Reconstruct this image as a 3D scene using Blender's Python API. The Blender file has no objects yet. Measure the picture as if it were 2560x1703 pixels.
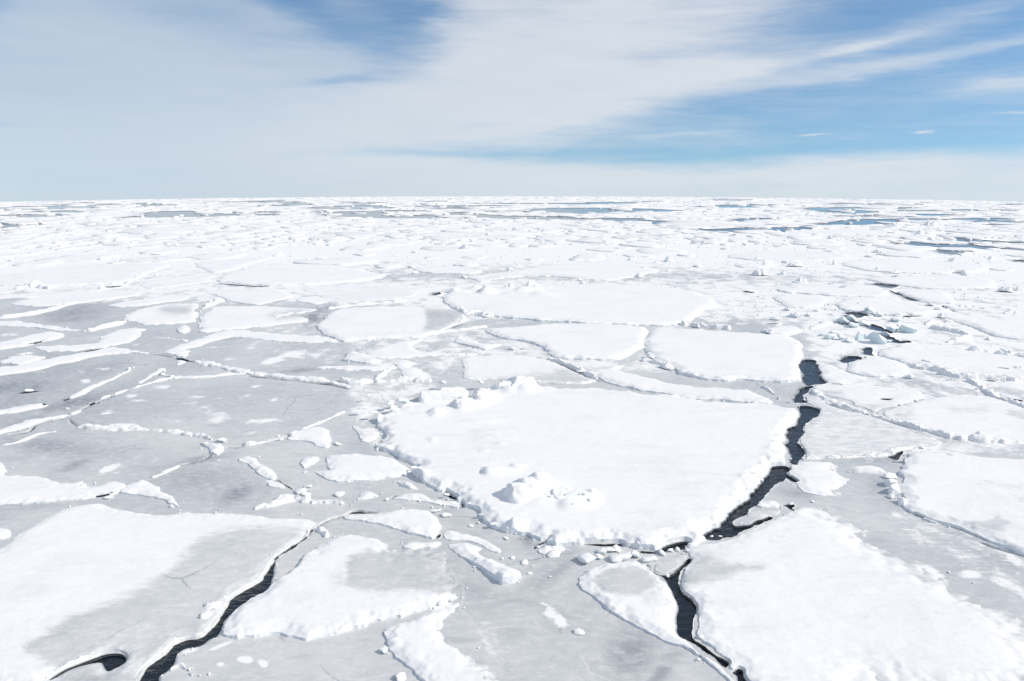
import bpy, bmesh, math, random
import numpy as np
from mathutils import Vector, Matrix, geometry

scene = bpy.context.scene
col = scene.collection

# ----------------------------------------------------------------------------
# camera, sky, sun, exposure
# ----------------------------------------------------------------------------
CAM_H = 9.0
DIP = 0.037                         # dip of the sea horizon below level
EARTH_R = 2 * CAM_H / DIP ** 2      # curvature of the sea surface
FPX = 2560 * 28.0 / 36.0
PITCH = math.atan((851.5 - 490) / FPX) + DIP
ROLL = math.radians(-0.06)
SUN_AZ = math.radians(98)           # to the right of the viewing direction
SUN_EL = math.radians(36)

cam_d = bpy.data.cameras.new('camera')
cam_d.lens = 28.0
cam_d.sensor_width = 36.0
cam_d.clip_start = 0.1
cam_d.clip_end = 5000
cam = bpy.data.objects.new('camera', cam_d)
cam.location = (0, 0, CAM_H)
cam.rotation_euler = (math.pi / 2 - PITCH, 0, 0)
col.objects.link(cam)
scene.camera = cam

scene.view_settings.view_transform = 'Standard'
scene.view_settings.look = 'None'
scene.view_settings.exposure = 0.05
scene.view_settings.gamma = 1.0
scene.view_settings.use_curve_mapping = False

sun_d = bpy.data.lights.new('sun', 'SUN')
sun_d.energy = 3.3
sun_d.angle = math.radians(0.6)
sun_d.color = (1.0, 0.915, 0.80)
sun = bpy.data.objects.new('sun', sun_d)
sdir = Vector((math.sin(SUN_AZ) * math.cos(SUN_EL), math.cos(SUN_AZ) * math.cos(SUN_EL), math.sin(SUN_EL)))
sun.rotation_euler = sdir.to_track_quat('Z', 'Y').to_euler()
col.objects.link(sun)


class G:
    """small helper for building node graphs"""
    def __init__(self, tree):
        self.t = tree
        tree.nodes.clear()

    def n(self, typ, **kw):
        nd = self.t.nodes.new(typ)
        for k, v in kw.items():
            setattr(nd, k, v)
        return nd

    def put(self, sock, v):
        if isinstance(v, bpy.types.NodeSocket):
            self.t.links.new(v, sock)
        elif v is not None:
            sock.default_value = v

    def m(self, op, a, b=None, c=None, clamp=False):
        nd = self.n('ShaderNodeMath', operation=op)
        nd.use_clamp = clamp
        self.put(nd.inputs[0], a)
        if b is not None:
            self.put(nd.inputs[1], b)
        if c is not None:
            self.put(nd.inputs[2], c)
        return nd.outputs[0]

    def mix(self, f, a, b):
        nd = self.n('ShaderNodeMix', data_type='RGBA')
        self.put(nd.inputs[0], f)
        self.put(nd.inputs[6], a)
        self.put(nd.inputs[7], b)
        return nd.outputs[2]

    def noise(self, vec, scale, detail=4, rough=0.55, dist=0.0):
        nd = self.n('ShaderNodeTexNoise')
        self.put(nd.inputs['Vector'], vec)
        nd.inputs['Scale'].default_value = scale
        nd.inputs['Detail'].default_value = detail
        nd.inputs['Roughness'].default_value = rough
        nd.inputs['Distortion'].default_value = dist
        return nd.outputs['Fac']

    def mapping(self, vec, rot=(0, 0, 0), scale=(1, 1, 1), loc=(0, 0, 0)):
        nd = self.n('ShaderNodeMapping')
        self.put(nd.inputs['Vector'], vec)
        nd.inputs['Location'].default_value = loc
        nd.inputs['Rotation'].default_value = rot
        nd.inputs['Scale'].default_value = scale
        return nd.outputs[0]

    def ramp(self, f, lo, hi, to0=0.0, to1=1.0, smooth=True):
        nd = self.n('ShaderNodeMapRange')
        if smooth:
            nd.interpolation_type = 'SMOOTHSTEP'
        self.put(nd.inputs[0], f)
        nd.inputs[1].default_value = lo
        nd.inputs[2].default_value = hi
        nd.inputs[3].default_value = to0
        nd.inputs[4].default_value = to1
        return nd.outputs[0]

    def attr(self, name):
        nd = self.n('ShaderNodeAttribute', attribute_name=name)
        return nd.outputs['Fac']

    def bump(self, h, strength, distance, normal=None):
        nd = self.n('ShaderNodeBump')
        nd.inputs['Strength'].default_value = strength
        nd.inputs['Distance'].default_value = distance
        self.put(nd.inputs['Height'], h)
        if normal is not None:
            self.put(nd.inputs['Normal'], normal)
        return nd.outputs[0]


def cam_ray(px, py):
    cx = (np.asarray(px, float) - 1280) / FPX
    cy = -(np.asarray(py, float) - 851.5) / FPX
    s, c = math.sin(PITCH), math.cos(PITCH)
    return cx, c + s * cy, -s + c * cy


def azel(px, py):
    x, y, z = cam_ray(px, py)
    return math.degrees(math.atan2(x, y)), math.degrees(math.asin(z / math.sqrt(x * x + y * y + z * z)))


# ---- the sky: Nishita air with thin cirrus and stratus drawn over the dome by direction
world = bpy.data.worlds.new('World')
scene.world = world
world.use_nodes = True
g = G(world.node_tree)
SKY = 0.10
sky = g.n('ShaderNodeTexSky', sky_type='NISHITA')
sky.sun_disc = False
sky.sun_elevation = SUN_EL
sky.sun_rotation = SUN_AZ
sky.altitude = 0
sky.air_density = 1.0
sky.dust_density = 0.0
sky.ozone_density = 1.5
tc = g.n('ShaderNodeTexCoord')
lift = g.n('ShaderNodeVectorMath', operation='ADD')
g.put(lift.inputs[0], tc.outputs['Generated'])
lift.inputs[1].default_value = (0, 0, 0.11)
nrmz = g.n('ShaderNodeVectorMath', operation='NORMALIZE')
g.put(nrmz.inputs[0], lift.outputs[0])
g.put(sky.inputs[0], nrmz.outputs[0])
sep = g.n('ShaderNodeSeparateXYZ')
g.put(sep.inputs[0], tc.outputs['Generated'])
DX, DY, DZ = sep.outputs
AZ = g.m('MULTIPLY', g.m('ARCTAN2', DX, DY), 180 / math.pi)
EL = g.m('MULTIPLY', g.m('ARCSINE', DZ), 180 / math.pi)
cmb = g.n('ShaderNodeCombineXYZ')
g.put(cmb.inputs[0], AZ)
g.put(cmb.inputs[1], EL)
wv = cmb.outputs[0]
# warp so that the edges of the veils are wispy
warp_a = g.m('SUBTRACT', g.noise(g.mapping(wv, scale=(0.07, 0.22, 1)), 1.0, 6, 0.6), 0.5)
warp_b = g.m('SUBTRACT', g.noise(g.mapping(wv, scale=(0.05, 0.30, 1), loc=(31, 7, 0)), 1.0, 6, 0.62), 0.5)
AZW = g.m('ADD', AZ, g.m('MULTIPLY', warp_a, 9.0))
ELW = g.m('ADD', EL, g.m('MULTIPLY', warp_b, 2.0))


def sky_blob(px, py, rx, ry, tilt, w, p=2):
    """a soft elliptical veil (w>0) or clearing (w<0); px,py in photo pixels, radii in photo pixels"""
    a, e = azel(px, py)
    k = math.degrees(1 / FPX) * 0.97
    ct, st = math.cos(math.radians(tilt)), math.sin(math.radians(tilt))
    da, de = g.m('SUBTRACT', AZW, a), g.m('SUBTRACT', ELW, e)
    u = g.m('ADD', g.m('MULTIPLY', da, ct / (rx * k)), g.m('MULTIPLY', de, st / (rx * k)))
    v = g.m('ADD', g.m('MULTIPLY', da, -st / (ry * k)), g.m('MULTIPLY', de, ct / (ry * k)))
    q = g.m('ADD', g.m('MULTIPLY', u, u), g.m('MULTIPLY', v, v))
    if p == 4:
        q = g.m('MULTIPLY', q, q)
    return g.m('MULTIPLY', g.m('POWER', math.e, g.m('MULTIPLY', q, -1.0)), w)


blobs = [
    (200, 270, 1050, 420, 0, 1.00, 2),      # wide veil over the left
    (1380, 80, 360, 180, 12, 0.75, 2),      # bank above the centre
    (1800, 10, 300, 70, 10, 0.50, 2),
    (1250, 240, 420, 80, 6, 0.60, 2),
    (1720, 185, 260, 28, 7, 0.75, 2),       # long streak to the right
    (2250, 155, 420, 15, 7, 0.60, 2),
    (1560, 225, 260, 24, 8, 0.50, 2),
    (1480, 285, 200, 16, 7, 0.45, 2),
    (1330, 320, 160, 12, 5, 0.40, 2),
    (1700, 335, 120, 5, 2, 0.30, 2),
    (2150, 117, 110, 13, 8, 0.62, 2),
    (2400, 50, 200, 24, 12, 0.38, 2),
    (2540, 200, 110, 20, 3, 0.70, 2),
    (2540, 281, 60, 4, 2, 0.65, 2),
    (2297, 331, 17, 4, 2, 1.00, 2),
    (2045, 340, 28, 3, 2, 0.65, 2),
    (600, 345, 520, 50, 1, 0.30, 2),
    (1280, 475, 3200, 72, 0, 0.90, 4),      # low bank along the horizon
    (2400, 408, 420, 26, 3, 0.40, 2),
    # clearings
    (985, 55, 135, 110, -25, -0.66, 2),
    (760, 10, 130, 40, -30, -0.50, 2),
    (830, 190, 130, 12, 5, -0.45, 2),
    (1150, 385, 420, 12, 1, -0.40, 2),
    (1250, 310, 90, 8, 3, -0.30, 2),
    (1900, 383, 800, 13, 2, -0.30, 2),
    (560, 60, 260, 60, -12, -0.22, 2),
    (1330, 165, 80, 12, 4, -0.35, 2),
    (60, 318, 70, 10, 0, -0.25, 2),
    (5, 10, 40, 80, 0, -0.35, 2),
]
dens = None
for b in blobs:
    s = sky_blob(*b)
    dens = s if dens is None else g.m('ADD', dens, s)
# far above the picture and behind: broken high cloud
high = g.ramp(EL, 14, 34, 0.0, 0.55)
side = g.ramp(g.m('ABSOLUTE', AZ), 45, 75, 0.0, 0.40)
dens = g.m('ADD', dens, g.m('MAXIMUM', high, side))
wisps = g.m('SUBTRACT', g.noise(g.mapping(wv, rot=(0, 0, math.radians(-5)), scale=(0.075, 0.42, 1)), 1.0, 8, 0.62, 0.4), 0.5)
fine = g.m('SUBTRACT', g.noise(g.mapping(wv, rot=(0, 0, math.radians(-7)), scale=(0.16, 1.3, 1), loc=(9, 3, 0)), 1.0, 7, 0.6, 0.3), 0.5)
calm_l = g.ramp(AZ, -22, 6, 0.35, 1.0)      # the veil on the left is smooth
fine = g.m('MULTIPLY', fine, calm_l)
wisps = g.m('MULTIPLY', wisps, g.ramp(AZ, -25, 0, 0.6, 1.0))
dens = g.m('ADD', dens, g.m('MULTIPLY', wisps, 0.80))
dens = g.m('ADD', dens, g.m('MULTIPLY', fine, 0.60))
fibre = g.m('SUBTRACT', g.noise(g.mapping(wv, rot=(0, 0, math.radians(-9)), scale=(0.30, 3.2, 1), loc=(4, 1, 0)), 1.0, 6, 0.6, 0.5), 0.5)
dens = g.m('ADD', dens, g.m('MULTIPLY', g.m('MULTIPLY', fibre, calm_l), 0.40))
cover = g.ramp(dens, -0.22, 1.15, 0.0, 0.84)
# thick and thin parts of the veil
dim_l = sky_blob(0, 100, 800, 420, 0, 1.0, 2)
shade = g.m('ADD', g.m('MULTIPLY', dim_l, 0.50), g.m('MULTIPLY', g.ramp(EL, 1.5, -2.5), 0.16))
shade = g.m('SUBTRACT', shade, g.m('MULTIPLY', g.m('ADD', wisps, fine), 0.25), clamp=True)
cc = g.mix(shade, (0.745 / SKY, 0.775 / SKY, 0.815 / SKY, 1), (0.36 / SKY, 0.49 / SKY, 0.63 / SKY, 1))
clear = g.n('ShaderNodeMix', data_type='RGBA', blend_type='MULTIPLY')
clear.inputs[0].default_value = 1.0
g.put(clear.inputs[6], sky.outputs[0])
clear.inputs[7].default_value = (0.86, 1.06, 1.19, 1)
skycol = g.mix(cover, clear.outputs[2], cc)
bg = g.n('ShaderNodeBackground')
g.put(bg.inputs[0], skycol)
bg.inputs[1].default_value = SKY
out = g.n('ShaderNodeOutputWorld')
g.put(out.inputs[0], bg.outputs[0])

# ----------------------------------------------------------------------------
# materials
# ----------------------------------------------------------------------------


def new_mat(name):
    m = bpy.data.materials.new(name)
    m.use_nodes = True
    gg = G(m.node_tree)
    b = gg.n('ShaderNodeBsdfPrincipled')
    o = gg.n('ShaderNodeOutputMaterial')
    gg.put(o.inputs[0], b.outputs[0])
    pos = gg.n('ShaderNodeNewGeometry').outputs['Position']
    return m, gg, b, pos


def ice_grey(q, pos):
    """young sea ice: milky grey with wetter, darker clouds in it"""
    big = q.noise(q.mapping(pos, rot=(0, 0, 0.5), scale=(1, 0.55, 1)), 0.20, 5, 0.55, 0.6)
    mid = q.noise(q.mapping(pos, rot=(0, 0, 0.35), scale=(1, 0.45, 1)), 1.1, 6, 0.6, 0.3)
    wet = q.attr('wet')
    f = q.m('ADD', q.m('MULTIPLY', big, 0.75), q.m('MULTIPLY', mid, 0.25))
    f = q.ramp(f, 0.36, 0.66)
    c = q.mix(f, (0.530, 0.550, 0.560, 1), (0.660, 0.672, 0.670, 1))
    w = q.m('MULTIPLY', wet, q.ramp(mid, 0.25, 0.7, 0.55, 1.2), clamp=True)
    c = q.mix(w, c, (0.235, 0.252, 0.280, 1))
    # frost bloom grains
    gr = q.noise(q.mapping(pos, rot=(0, 0, 0.4), scale=(0.7, 1.1, 1)), 5.0, 9, 0.72, 0.3)
    c = q.mix(q.ramp(gr, 0.44, 0.66, 0.0, 0.40), c, (0.80, 0.81, 0.81, 1))
    dk = q.noise(q.mapping(pos, rot=(0, 0, 0.45), scale=(0.45, 1.2, 1), loc=(3, 8, 0)), 1.7, 9, 0.7, 0.4)
    c = q.mix(q.ramp(dk, 0.50, 0.70, 0.0, 0.34), c, (0.36, 0.38, 0.40, 1))
    # healed hairline cracks and fine rafting seams
    wob = q.n('ShaderNodeVectorMath', operation='MULTIPLY_ADD')
    nz = q.n('ShaderNodeTexNoise')
    q.put(nz.inputs['Vector'], pos)
    nz.inputs['Scale'].default_value = 0.9
    nz.inputs['Detail'].default_value = 6
    q.put(wob.inputs[0], nz.outputs['Color'])
    wob.inputs[1].default_value = (0.9, 0.9, 0)
    q.put(wob.inputs[2], pos)
    for sc_, wd, colr, amt in ((0.17, 0.0065, (0.20, 0.22, 0.25, 1), 0.5), (0.31, 0.010, (0.84, 0.84, 0.84, 1), 0.32)):
        vo = q.n('ShaderNodeTexVoronoi', feature='DISTANCE_TO_EDGE', voronoi_dimensions='2D')
        q.put(vo.inputs['Vector'], wob.outputs[0])
        vo.inputs['Scale'].default_value = sc_
        line = q.ramp(vo.outputs['Distance'], wd * 0.3, wd, amt, 0.0)
        gate = q.ramp(q.noise(pos, 0.45, 3), 0.50, 0.62)
        c = q.mix(q.m('MULTIPLY', line, gate), c, colr)
    return c


def make_snow(name, base=(0.90, 0.90, 0.895), low=(0.82, 0.825, 0.835)):
    m, q, b, pos = new_mat(name)
    big = q.noise(pos, 0.35, 6, 0.6)
    st = q.mapping(pos, rot=(0, 0, 0.62), scale=(0.35, 1.6, 1))
    streak = q.noise(st, 1.0, 7, 0.62, 0.25)
    snow = q.mix(q.ramp(q.m('ADD', q.m('MULTIPLY', big, 0.5), q.m('MULTIPLY', streak, 0.5)), 0.30, 0.52, 1.0, 0.0),
                 (*base, 1), (*low, 1))
    brk = q.noise(q.mapping(pos, rot=(0, 0, 0.55), scale=(0.8, 1.7, 1)), 2.2, 10, 0.70, 0.5)
    br = q.m('ADD', q.m('MULTIPLY', q.attr('bare'), 1.5), q.m('MULTIPLY', q.m('SUBTRACT', brk, 0.5), 2.0))
    mask = q.ramp(br, 0.20, 1.15, 0.0, 0.92)
    lonely = q.ramp(q.m('SUBTRACT', streak, q.m('MULTIPLY', big, 0.35)), 0.40, 0.55, 0.0, 0.16)
    mask = q.m('MAXIMUM', mask, lonely)
    c = q.mix(mask, snow, ice_grey(q, pos))
    q.put(b.inputs['Base Color'], c)
    q.put(b.inputs['Roughness'], q.ramp(mask, 0, 1, 0.7, 0.42))
    b.inputs['Specular IOR Level'].default_value = 0.25
    f1 = q.noise(pos, 7.0, 7, 0.65)
    f2 = q.noise(q.mapping(pos, rot=(0, 0, 0.62), scale=(0.6, 2.4, 1)), 2.2, 5, 0.55)
    f0 = q.noise(q.mapping(pos, rot=(0, 0, 0.62), scale=(0.5, 1.1, 1)), 0.8, 4, 0.5)
    n0 = q.bump(f0, 0.22, 0.18)
    n1 = q.bump(f2, 0.30, 0.08, n0)
    n2 = q.bump(f1, 0.30, 0.030, n1)
    q.put(b.inputs['Normal'], n2)
    return m


M_SNOW = make_snow('wind_packed_snow')
M_DULL = make_snow('thin_old_snow', (0.89, 0.89, 0.89), (0.80, 0.81, 0.82))


def make_wall():
    m, q, b, pos = new_mat('broken_ice_edge')
    n = q.noise(q.mapping(pos, scale=(1, 1, 3.0)), 5.0, 6, 0.65)
    c = q.mix(q.ramp(n, 0.35, 0.62), (0.74, 0.80, 0.83, 1), (0.92, 0.925, 0.925, 1))
    q.put(b.inputs['Base Color'], c)
    b.inputs['Roughness'].default_value = 0.55
    b.inputs['Specular IOR Level'].default_value = 0.3
    q.put(b.inputs['Normal'], q.bump(q.noise(pos, 11, 6, 0.65), 0.6, 0.05))
    return m


M_WALL = make_wall()


def make_block(name, tint, low):
    m, q, b, pos = new_mat(name)
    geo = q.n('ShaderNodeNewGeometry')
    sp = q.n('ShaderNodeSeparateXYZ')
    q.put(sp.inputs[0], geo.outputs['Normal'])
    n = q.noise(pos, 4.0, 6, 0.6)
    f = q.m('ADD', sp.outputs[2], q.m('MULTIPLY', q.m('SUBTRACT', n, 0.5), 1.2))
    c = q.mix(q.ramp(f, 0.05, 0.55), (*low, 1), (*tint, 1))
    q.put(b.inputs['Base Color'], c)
    b.inputs['Roughness'].default_value = 0.6
    b.inputs['Specular IOR Level'].default_value = 0.25
    q.put(b.inputs['Normal'], q.bump(q.noise(pos, 9, 7, 0.65), 0.5, 0.05))
    return m


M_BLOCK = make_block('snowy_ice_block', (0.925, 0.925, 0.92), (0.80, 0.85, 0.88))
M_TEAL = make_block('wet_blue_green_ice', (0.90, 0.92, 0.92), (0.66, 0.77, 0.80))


def make_sheet():
    m, q, b, pos = new_mat('young_grey_ice')
    brk = q.noise(q.mapping(pos, rot=(0, 0, 0.35), scale=(1.0, 0.75, 1)), 0.85, 10, 0.68, 0.5)
    spot = q.noise(q.mapping(pos, rot=(0, 0, 0.4), scale=(0.5, 1.6, 1)), 3.4, 4, 0.6, 0.2)
    fin = q.noise(q.mapping(pos, rot=(0, 0, 0.4), scale=(0.6, 1.2, 1)), 5.5, 8, 0.7, 0.4)
    s = q.m('ADD', q.m('MULTIPLY', q.attr('snow'), 1.25), q.m('MULTIPLY', q.m('SUBTRACT', brk, 0.5), 2.0))
    s = q.m('ADD', s, q.m('MULTIPLY', q.m('SUBTRACT', fin, 0.5), 1.0))
    mask = q.ramp(s, 0.44, 0.86)
    sp = q.ramp(q.m('ADD', spot, q.m('MULTIPLY', q.attr('snow'), 0.3)), 0.74, 0.82, 0.0, 0.8)
    mask = q.m('MAXIMUM', mask, sp)
    c = q.mix(mask, ice_grey(q, pos), (0.915, 0.915, 0.91, 1))
    q.put(b.inputs['Base Color'], c)
    q.put(b.inputs['Roughness'], q.ramp(mask, 0, 1, 0.38, 0.7))
    b.inputs['Specular IOR Level'].default_value = 0.25
    h = q.m('ADD', q.m('MULTIPLY', mask, 0.6), q.m('MULTIPLY', q.noise(pos, 8.0, 7, 0.65), 0.7))
    q.put(b.inputs['Normal'], q.bump(h, 0.35, 0.03))
    return m


M_SHEET = make_sheet()


def make_water():
    m, q, b, pos = new_mat('cold_sea_water')
    b.inputs['Base Color'].default_value = (0.003, 0.009, 0.016, 1)
    b.inputs['Roughness'].default_value = 0.03
    b.inputs['IOR'].default_value = 1.42
    w1 = q.noise(q.mapping(pos, rot=(0, 0, 0.5), scale=(1, 2.2, 1)), 2.6, 4, 0.55, 0.4)
    w2 = q.noise(q.mapping(pos, rot=(0, 0, 0.9), scale=(1, 1.8, 1)), 9.0, 3, 0.5)
    rd = q.n('ShaderNodeVectorMath', operation='LENGTH')
    q.put(rd.inputs[0], pos)
    calm = q.ramp(rd.outputs['Value'], 25, 75, 1.0, 0.0)    # the far pools lie calm in the lee of the pack
    w1 = q.m('MULTIPLY', w1, calm)
    w2 = q.m('MULTIPLY', w2, calm)
    n1 = q.bump(w1, 0.60, 0.07)
    q.put(b.inputs['Normal'], q.bump(w2, 0.12, 0.015, n1))
    return m


M_WATER = make_water()

# ----------------------------------------------------------------------------
# numeric helpers
# ----------------------------------------------------------------------------
rng = np.random.default_rng(11)
random.seed(5)


def _hash(i, j, seed):
    h = (i.astype(np.int64) * 374761393 + j.astype(np.int64) * 668265263 + seed * 1442695041) & 0xFFFFFFFF
    h = ((h ^ (h >> 13)) * 1274126177) & 0xFFFFFFFF
    h = (h ^ (h >> 16)) & 0xFFFFFFFF
    return h / 4294967295.0


def vnoise(x, y, seed=0):
    xi, yi = np.floor(x), np.floor(y)
    xf, yf = x - xi, y - yi
    u, v = xf * xf * (3 - 2 * xf), yf * yf * (3 - 2 * yf)
    a, b = _hash(xi, yi, seed), _hash(xi + 1, yi, seed)
    c, d = _hash(xi, yi + 1, seed), _hash(xi + 1, yi + 1, seed)
    return (a * (1 - u) + b * u) * (1 - v) + (c * (1 - u) + d * u) * v


def fbm(x, y, seed=0, octs=4, gain=0.5):
    t, amp, s = 0.0, 1.0, 0.0
    for k in range(octs):
        t = t + amp * vnoise(x * 2 ** k + 17.3 * k, y * 2 ** k - 9.1 * k, seed + k)
        s += amp
        amp *= gain
    return t / s


def smooth(t):
    t = np.clip(t, 0, 1)
    return t * t * (3 - 2 * t)


def to_ground(px, py, z=0.0):
    dx, dy, dz = cam_ray(px, py)
    a = (dx * dx + dy * dy) / (2 * EARTH_R)
    disc = np.maximum(dz * dz - 4 * a * (CAM_H - z), 0)
    t = (-dz - np.sqrt(disc)) / (2 * a)
    return dx * t, dy * t


def to_pixel(x, y, z=0.0):
    zz = z - (x * x + y * y) / (2 * EARTH_R) - CAM_H
    s, c = math.sin(PITCH), math.cos(PITCH)
    f = y * c - zz * s
    u = y * s + zz * c
    f = np.maximum(f, 0.05)
    return 1280 + FPX * x / f, 851.5 - FPX * u / f


def horizon_y(px):
    """photo row of the sea horizon in column px"""
    az = math.atan((px - 1280) / FPX)
    for _ in range(8):
        zf = math.cos(az) * math.cos(DIP) * math.cos(PITCH) + math.sin(DIP) * math.sin(PITCH)
        az = math.atan2((px - 1280) / FPX * zf, math.cos(az) * math.cos(DIP))
    zf = math.cos(az) * math.cos(DIP) * math.cos(PITCH) + math.sin(DIP) * math.sin(PITCH)
    yu = math.cos(az) * math.cos(DIP) * math.sin(PITCH) - math.sin(DIP) * math.cos(PITCH)
    return 851.5 - FPX * yu / zf


def sag(x, y):
    return -(x * x + y * y) / (2 * EARTH_R)


def inside(px, py, poly):
    r = np.zeros(len(px), bool)
    n = len(poly)
    x0, y0 = poly.min(0)
    x1, y1 = poly.max(0)
    sel = np.nonzero((px >= x0) & (px <= x1) & (py >= y0) & (py <= y1))[0]
    if len(sel) == 0:
        return r
    X, Y = px[sel], py[sel]
    c = np.zeros(len(sel), bool)
    for i in range(n):
        ax, ay = poly[i]
        bx, by = poly[(i + 1) % n]
        if ay == by:
            continue
        hit = ((ay > Y) != (by > Y)) & (X < (bx - ax) * (Y - ay) / (by - ay) + ax)
        c ^= hit
    r[sel] = c
    return r


def seg_dist(px, py, A, B):
    """distance of points to the nearest of the segments A->B"""
    best = np.full(len(px), 1e9)
    D = B - A
    L = np.maximum((D * D).sum(1), 1e-12)
    step = max(1, int(3e6 // max(1, len(A))))
    for s in range(0, len(px), step):
        X = px[s:s + step, None] - A[None, :, 0]
        Y = py[s:s + step, None] - A[None, :, 1]
        t = np.clip((X * D[:, 0] + Y * D[:, 1]) / L, 0, 1)
        X -= t * D[:, 0]
        Y -= t * D[:, 1]
        best[s:s + step] = np.sqrt((X * X + Y * Y).min(1))
    return best


def chaikin(P, S, rounds=2, closed=True):
    P, S = np.asarray(P, float), np.asarray(S, float)
    for _ in range(rounds):
        if closed:
            Q, T = np.roll(P, -1, 0), np.roll(S, -1)
        else:
            Q, T = P[1:], S[1:]
        p, s_ = (P, S) if closed else (P[:-1], S[:-1])
        NP = np.empty((2 * len(p), 2))
        NP[0::2] = 0.75 * p + 0.25 * Q
        NP[1::2] = 0.25 * p + 0.75 * Q
        NS = np.empty(2 * len(p))
        NS[0::2] = 0.75 * s_ + 0.25 * T
        NS[1::2] = 0.25 * s_ + 0.75 * T
        if not closed:
            NP = np.vstack([P[:1], NP, P[-1:]])
            NS = np.concatenate([S[:1], NS, S[-1:]])
        P, S = NP, NS
    return P, S


def px_size(x, y):
    """width in metres of one 1024-wide render pixel at a ground point"""
    return np.sqrt(x * x + y * y + CAM_H * CAM_H) / (FPX * 1024 / 2560)


def densify(P, S, k=1.4):
    out, so = [], []
    n = len(P)
    for i in range(n):
        a, b = P[i], P[(i + 1) % n]
        st = max(0.035, k * px_size(*(0.5 * (a + b))))
        m = max(1, int(np.ceil(np.hypot(*(b - a)) / st)))
        for j in range(m):
            t = j / m
            out.append(a * (1 - t) + b * t)
            so.append(S[i] * (1 - t) + S[(i + 1) % n] * t)
    return np.array(out), np.array(so)


def roughen(P, amp, scale, seed, S=None):
    """ragged broken outline; amp and scale in metres"""
    nx = np.roll(P, -1, 0) - np.roll(P, 1, 0)
    nrm = np.stack([nx[:, 1], -nx[:, 0]], 1) / np.maximum(np.hypot(nx[:, 0], nx[:, 1]), 1e-9)[:, None]
    d = (fbm(P[:, 0] / scale, P[:, 1] / scale, seed, 4, 0.6) - 0.5) * 2 * amp
    d += (fbm(P[:, 0] / (scale * 4), P[:, 1] / (scale * 4), seed + 40, 2) - 0.5) * 2.0 * amp
    return P + nrm * d[:, None]


TILE = {'A': (0, 480), 'B': (850, 480), 'C': (1700, 480), 'D': (0, 900), 'E': (850, 900), 'F': (1700, 900),
        'G': (0, 1200), 'H': (850, 1200), 'I': (1700, 1200)}
TS = 860 / 2357.0


def photo(tile, pts):
    """traced points -> photo pixels (x, y, softness)"""
    ox, oy = TILE[tile]
    return np.array([(ox + p[0] * TS, oy + p[1] * TS, p[2] if len(p) > 2 else 0) for p in pts], float)


# ----------------------------------------------------------------------------
# object helpers
# ----------------------------------------------------------------------------


def tag(o, label=None, cat=None, group=None, kind=None):
    if label:
        o['label'] = label
    if cat:
        o['category'] = cat
    if group:
        o['group'] = group
    if kind:
        o['kind'] = kind
    return o


def mesh_obj(name, V, F, mat, parent=None, loc=(0, 0, 0), attrs=None, smooth_=True):
    me = bpy.data.meshes.new(name)
    V = np.asarray(V, float) - np.asarray(loc if parent is None else (0, 0, 0), float)
    me.from_pydata(V.tolist(), [], [list(map(int, f)) for f in F])
    me.materials.append(mat)
    if smooth_:
        me.polygons.foreach_set('use_smooth', [True] * len(me.polygons))
    for k, v in (attrs or {}).items():
        a = me.attributes.new(k, 'FLOAT', 'POINT')
        a.data.foreach_set('value', np.asarray(v, np.float32))
    me.update()
    o = bpy.data.objects.new(name, me)
    col.objects.link(o)
    if parent is not None:
        o.parent = parent
    else:
        o.location = loc
    return o


def empty(name, loc):
    o = bpy.data.objects.new(name, None)
    o.empty_display_size = 0.3
    o.location = loc
    col.objects.link(o)
    return o


def triangulate(points, edges):
    r = geometry.delaunay_2d_cdt([Vector(p) for p in points], edges, [], 0, 1e-5, False)
    V = np.array([(v[0], v[1]) for v in r[0]])
    F = np.array([f for f in r[2] if len(f) == 3], int)
    return V, F


LEADS = []       # dark water openings: ground polygons cut through every sheet of ice
SHEET_Z = 0.06
BED = -0.14      # how far below the waterline the modelled ice walls go


def lead(tile, pts, rough=0.08, rounds=1, k=1.4):
    P = photo(tile, pts)
    if rough >= 0.4:
        P[:, 1] = P[:, 1].mean() + (P[:, 1] - P[:, 1].mean()) * 1.05
    # a bank nearer the camera is seen at its top, the other at the waterline
    x, y = to_ground(P[:, 0], P[:, 1], 0.05 + P[:, 2])
    Q = np.stack([x, y], 1)
    Q, S = chaikin(Q, np.zeros(len(Q)), rounds)
    Q, S = densify(Q, S, k)
    r = float(np.hypot(Q[:, 0], Q[:, 1]).mean())
    Q = roughen(Q, (1.9 if rough < 0.3 else 1.0) * rough * (0.6 + r / 60), 0.24 + r / 90, len(LEADS) * 7 + 3)
    LEADS.append(Q)


def soft_value(px, py, poly, ws):
    """1 well inside a photo polygon, 0 outside, ws pixels of blend"""
    A, B = poly[:, :2], np.roll(poly[:, :2], -1, 0)
    d = seg_dist(px, py, A, B)
    ins = inside(px, py, poly[:, :2])
    sd = np.where(ins, d, -d)
    return smooth(0.5 + sd / (2 * ws))


def bump_value(px, py, c):
    cx, cy, rx, ry, ang = c
    ca, sa = math.cos(math.radians(ang)), math.sin(math.radians(ang))
    dx, dy = px - cx, py - cy
    u = (dx * ca + dy * sa) / rx
    v = (-dx * sa + dy * ca) / ry
    return np.exp(-(u * u + v * v))




def crack(tile, pts, w=6, rough=0.03):
    """a hairline opening along a seam; w in traced pixels"""
    P = np.array(pts, float)
    t = np.gradient(P, axis=0)
    n = np.stack([-t[:, 1], t[:, 0]], 1) / np.hypot(t[:, 0], t[:, 1])[:, None]
    ww = w * 0.5 * np.array([0.4] + [random.uniform(0.6, 1.4) for _ in range(len(P) - 2)] + [0.4])[:, None]
    lead(tile, np.vstack([P + n * ww, (P - n * ww)[::-1]]).tolist(), rough, 1)


FLOE_POLYS = []


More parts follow.
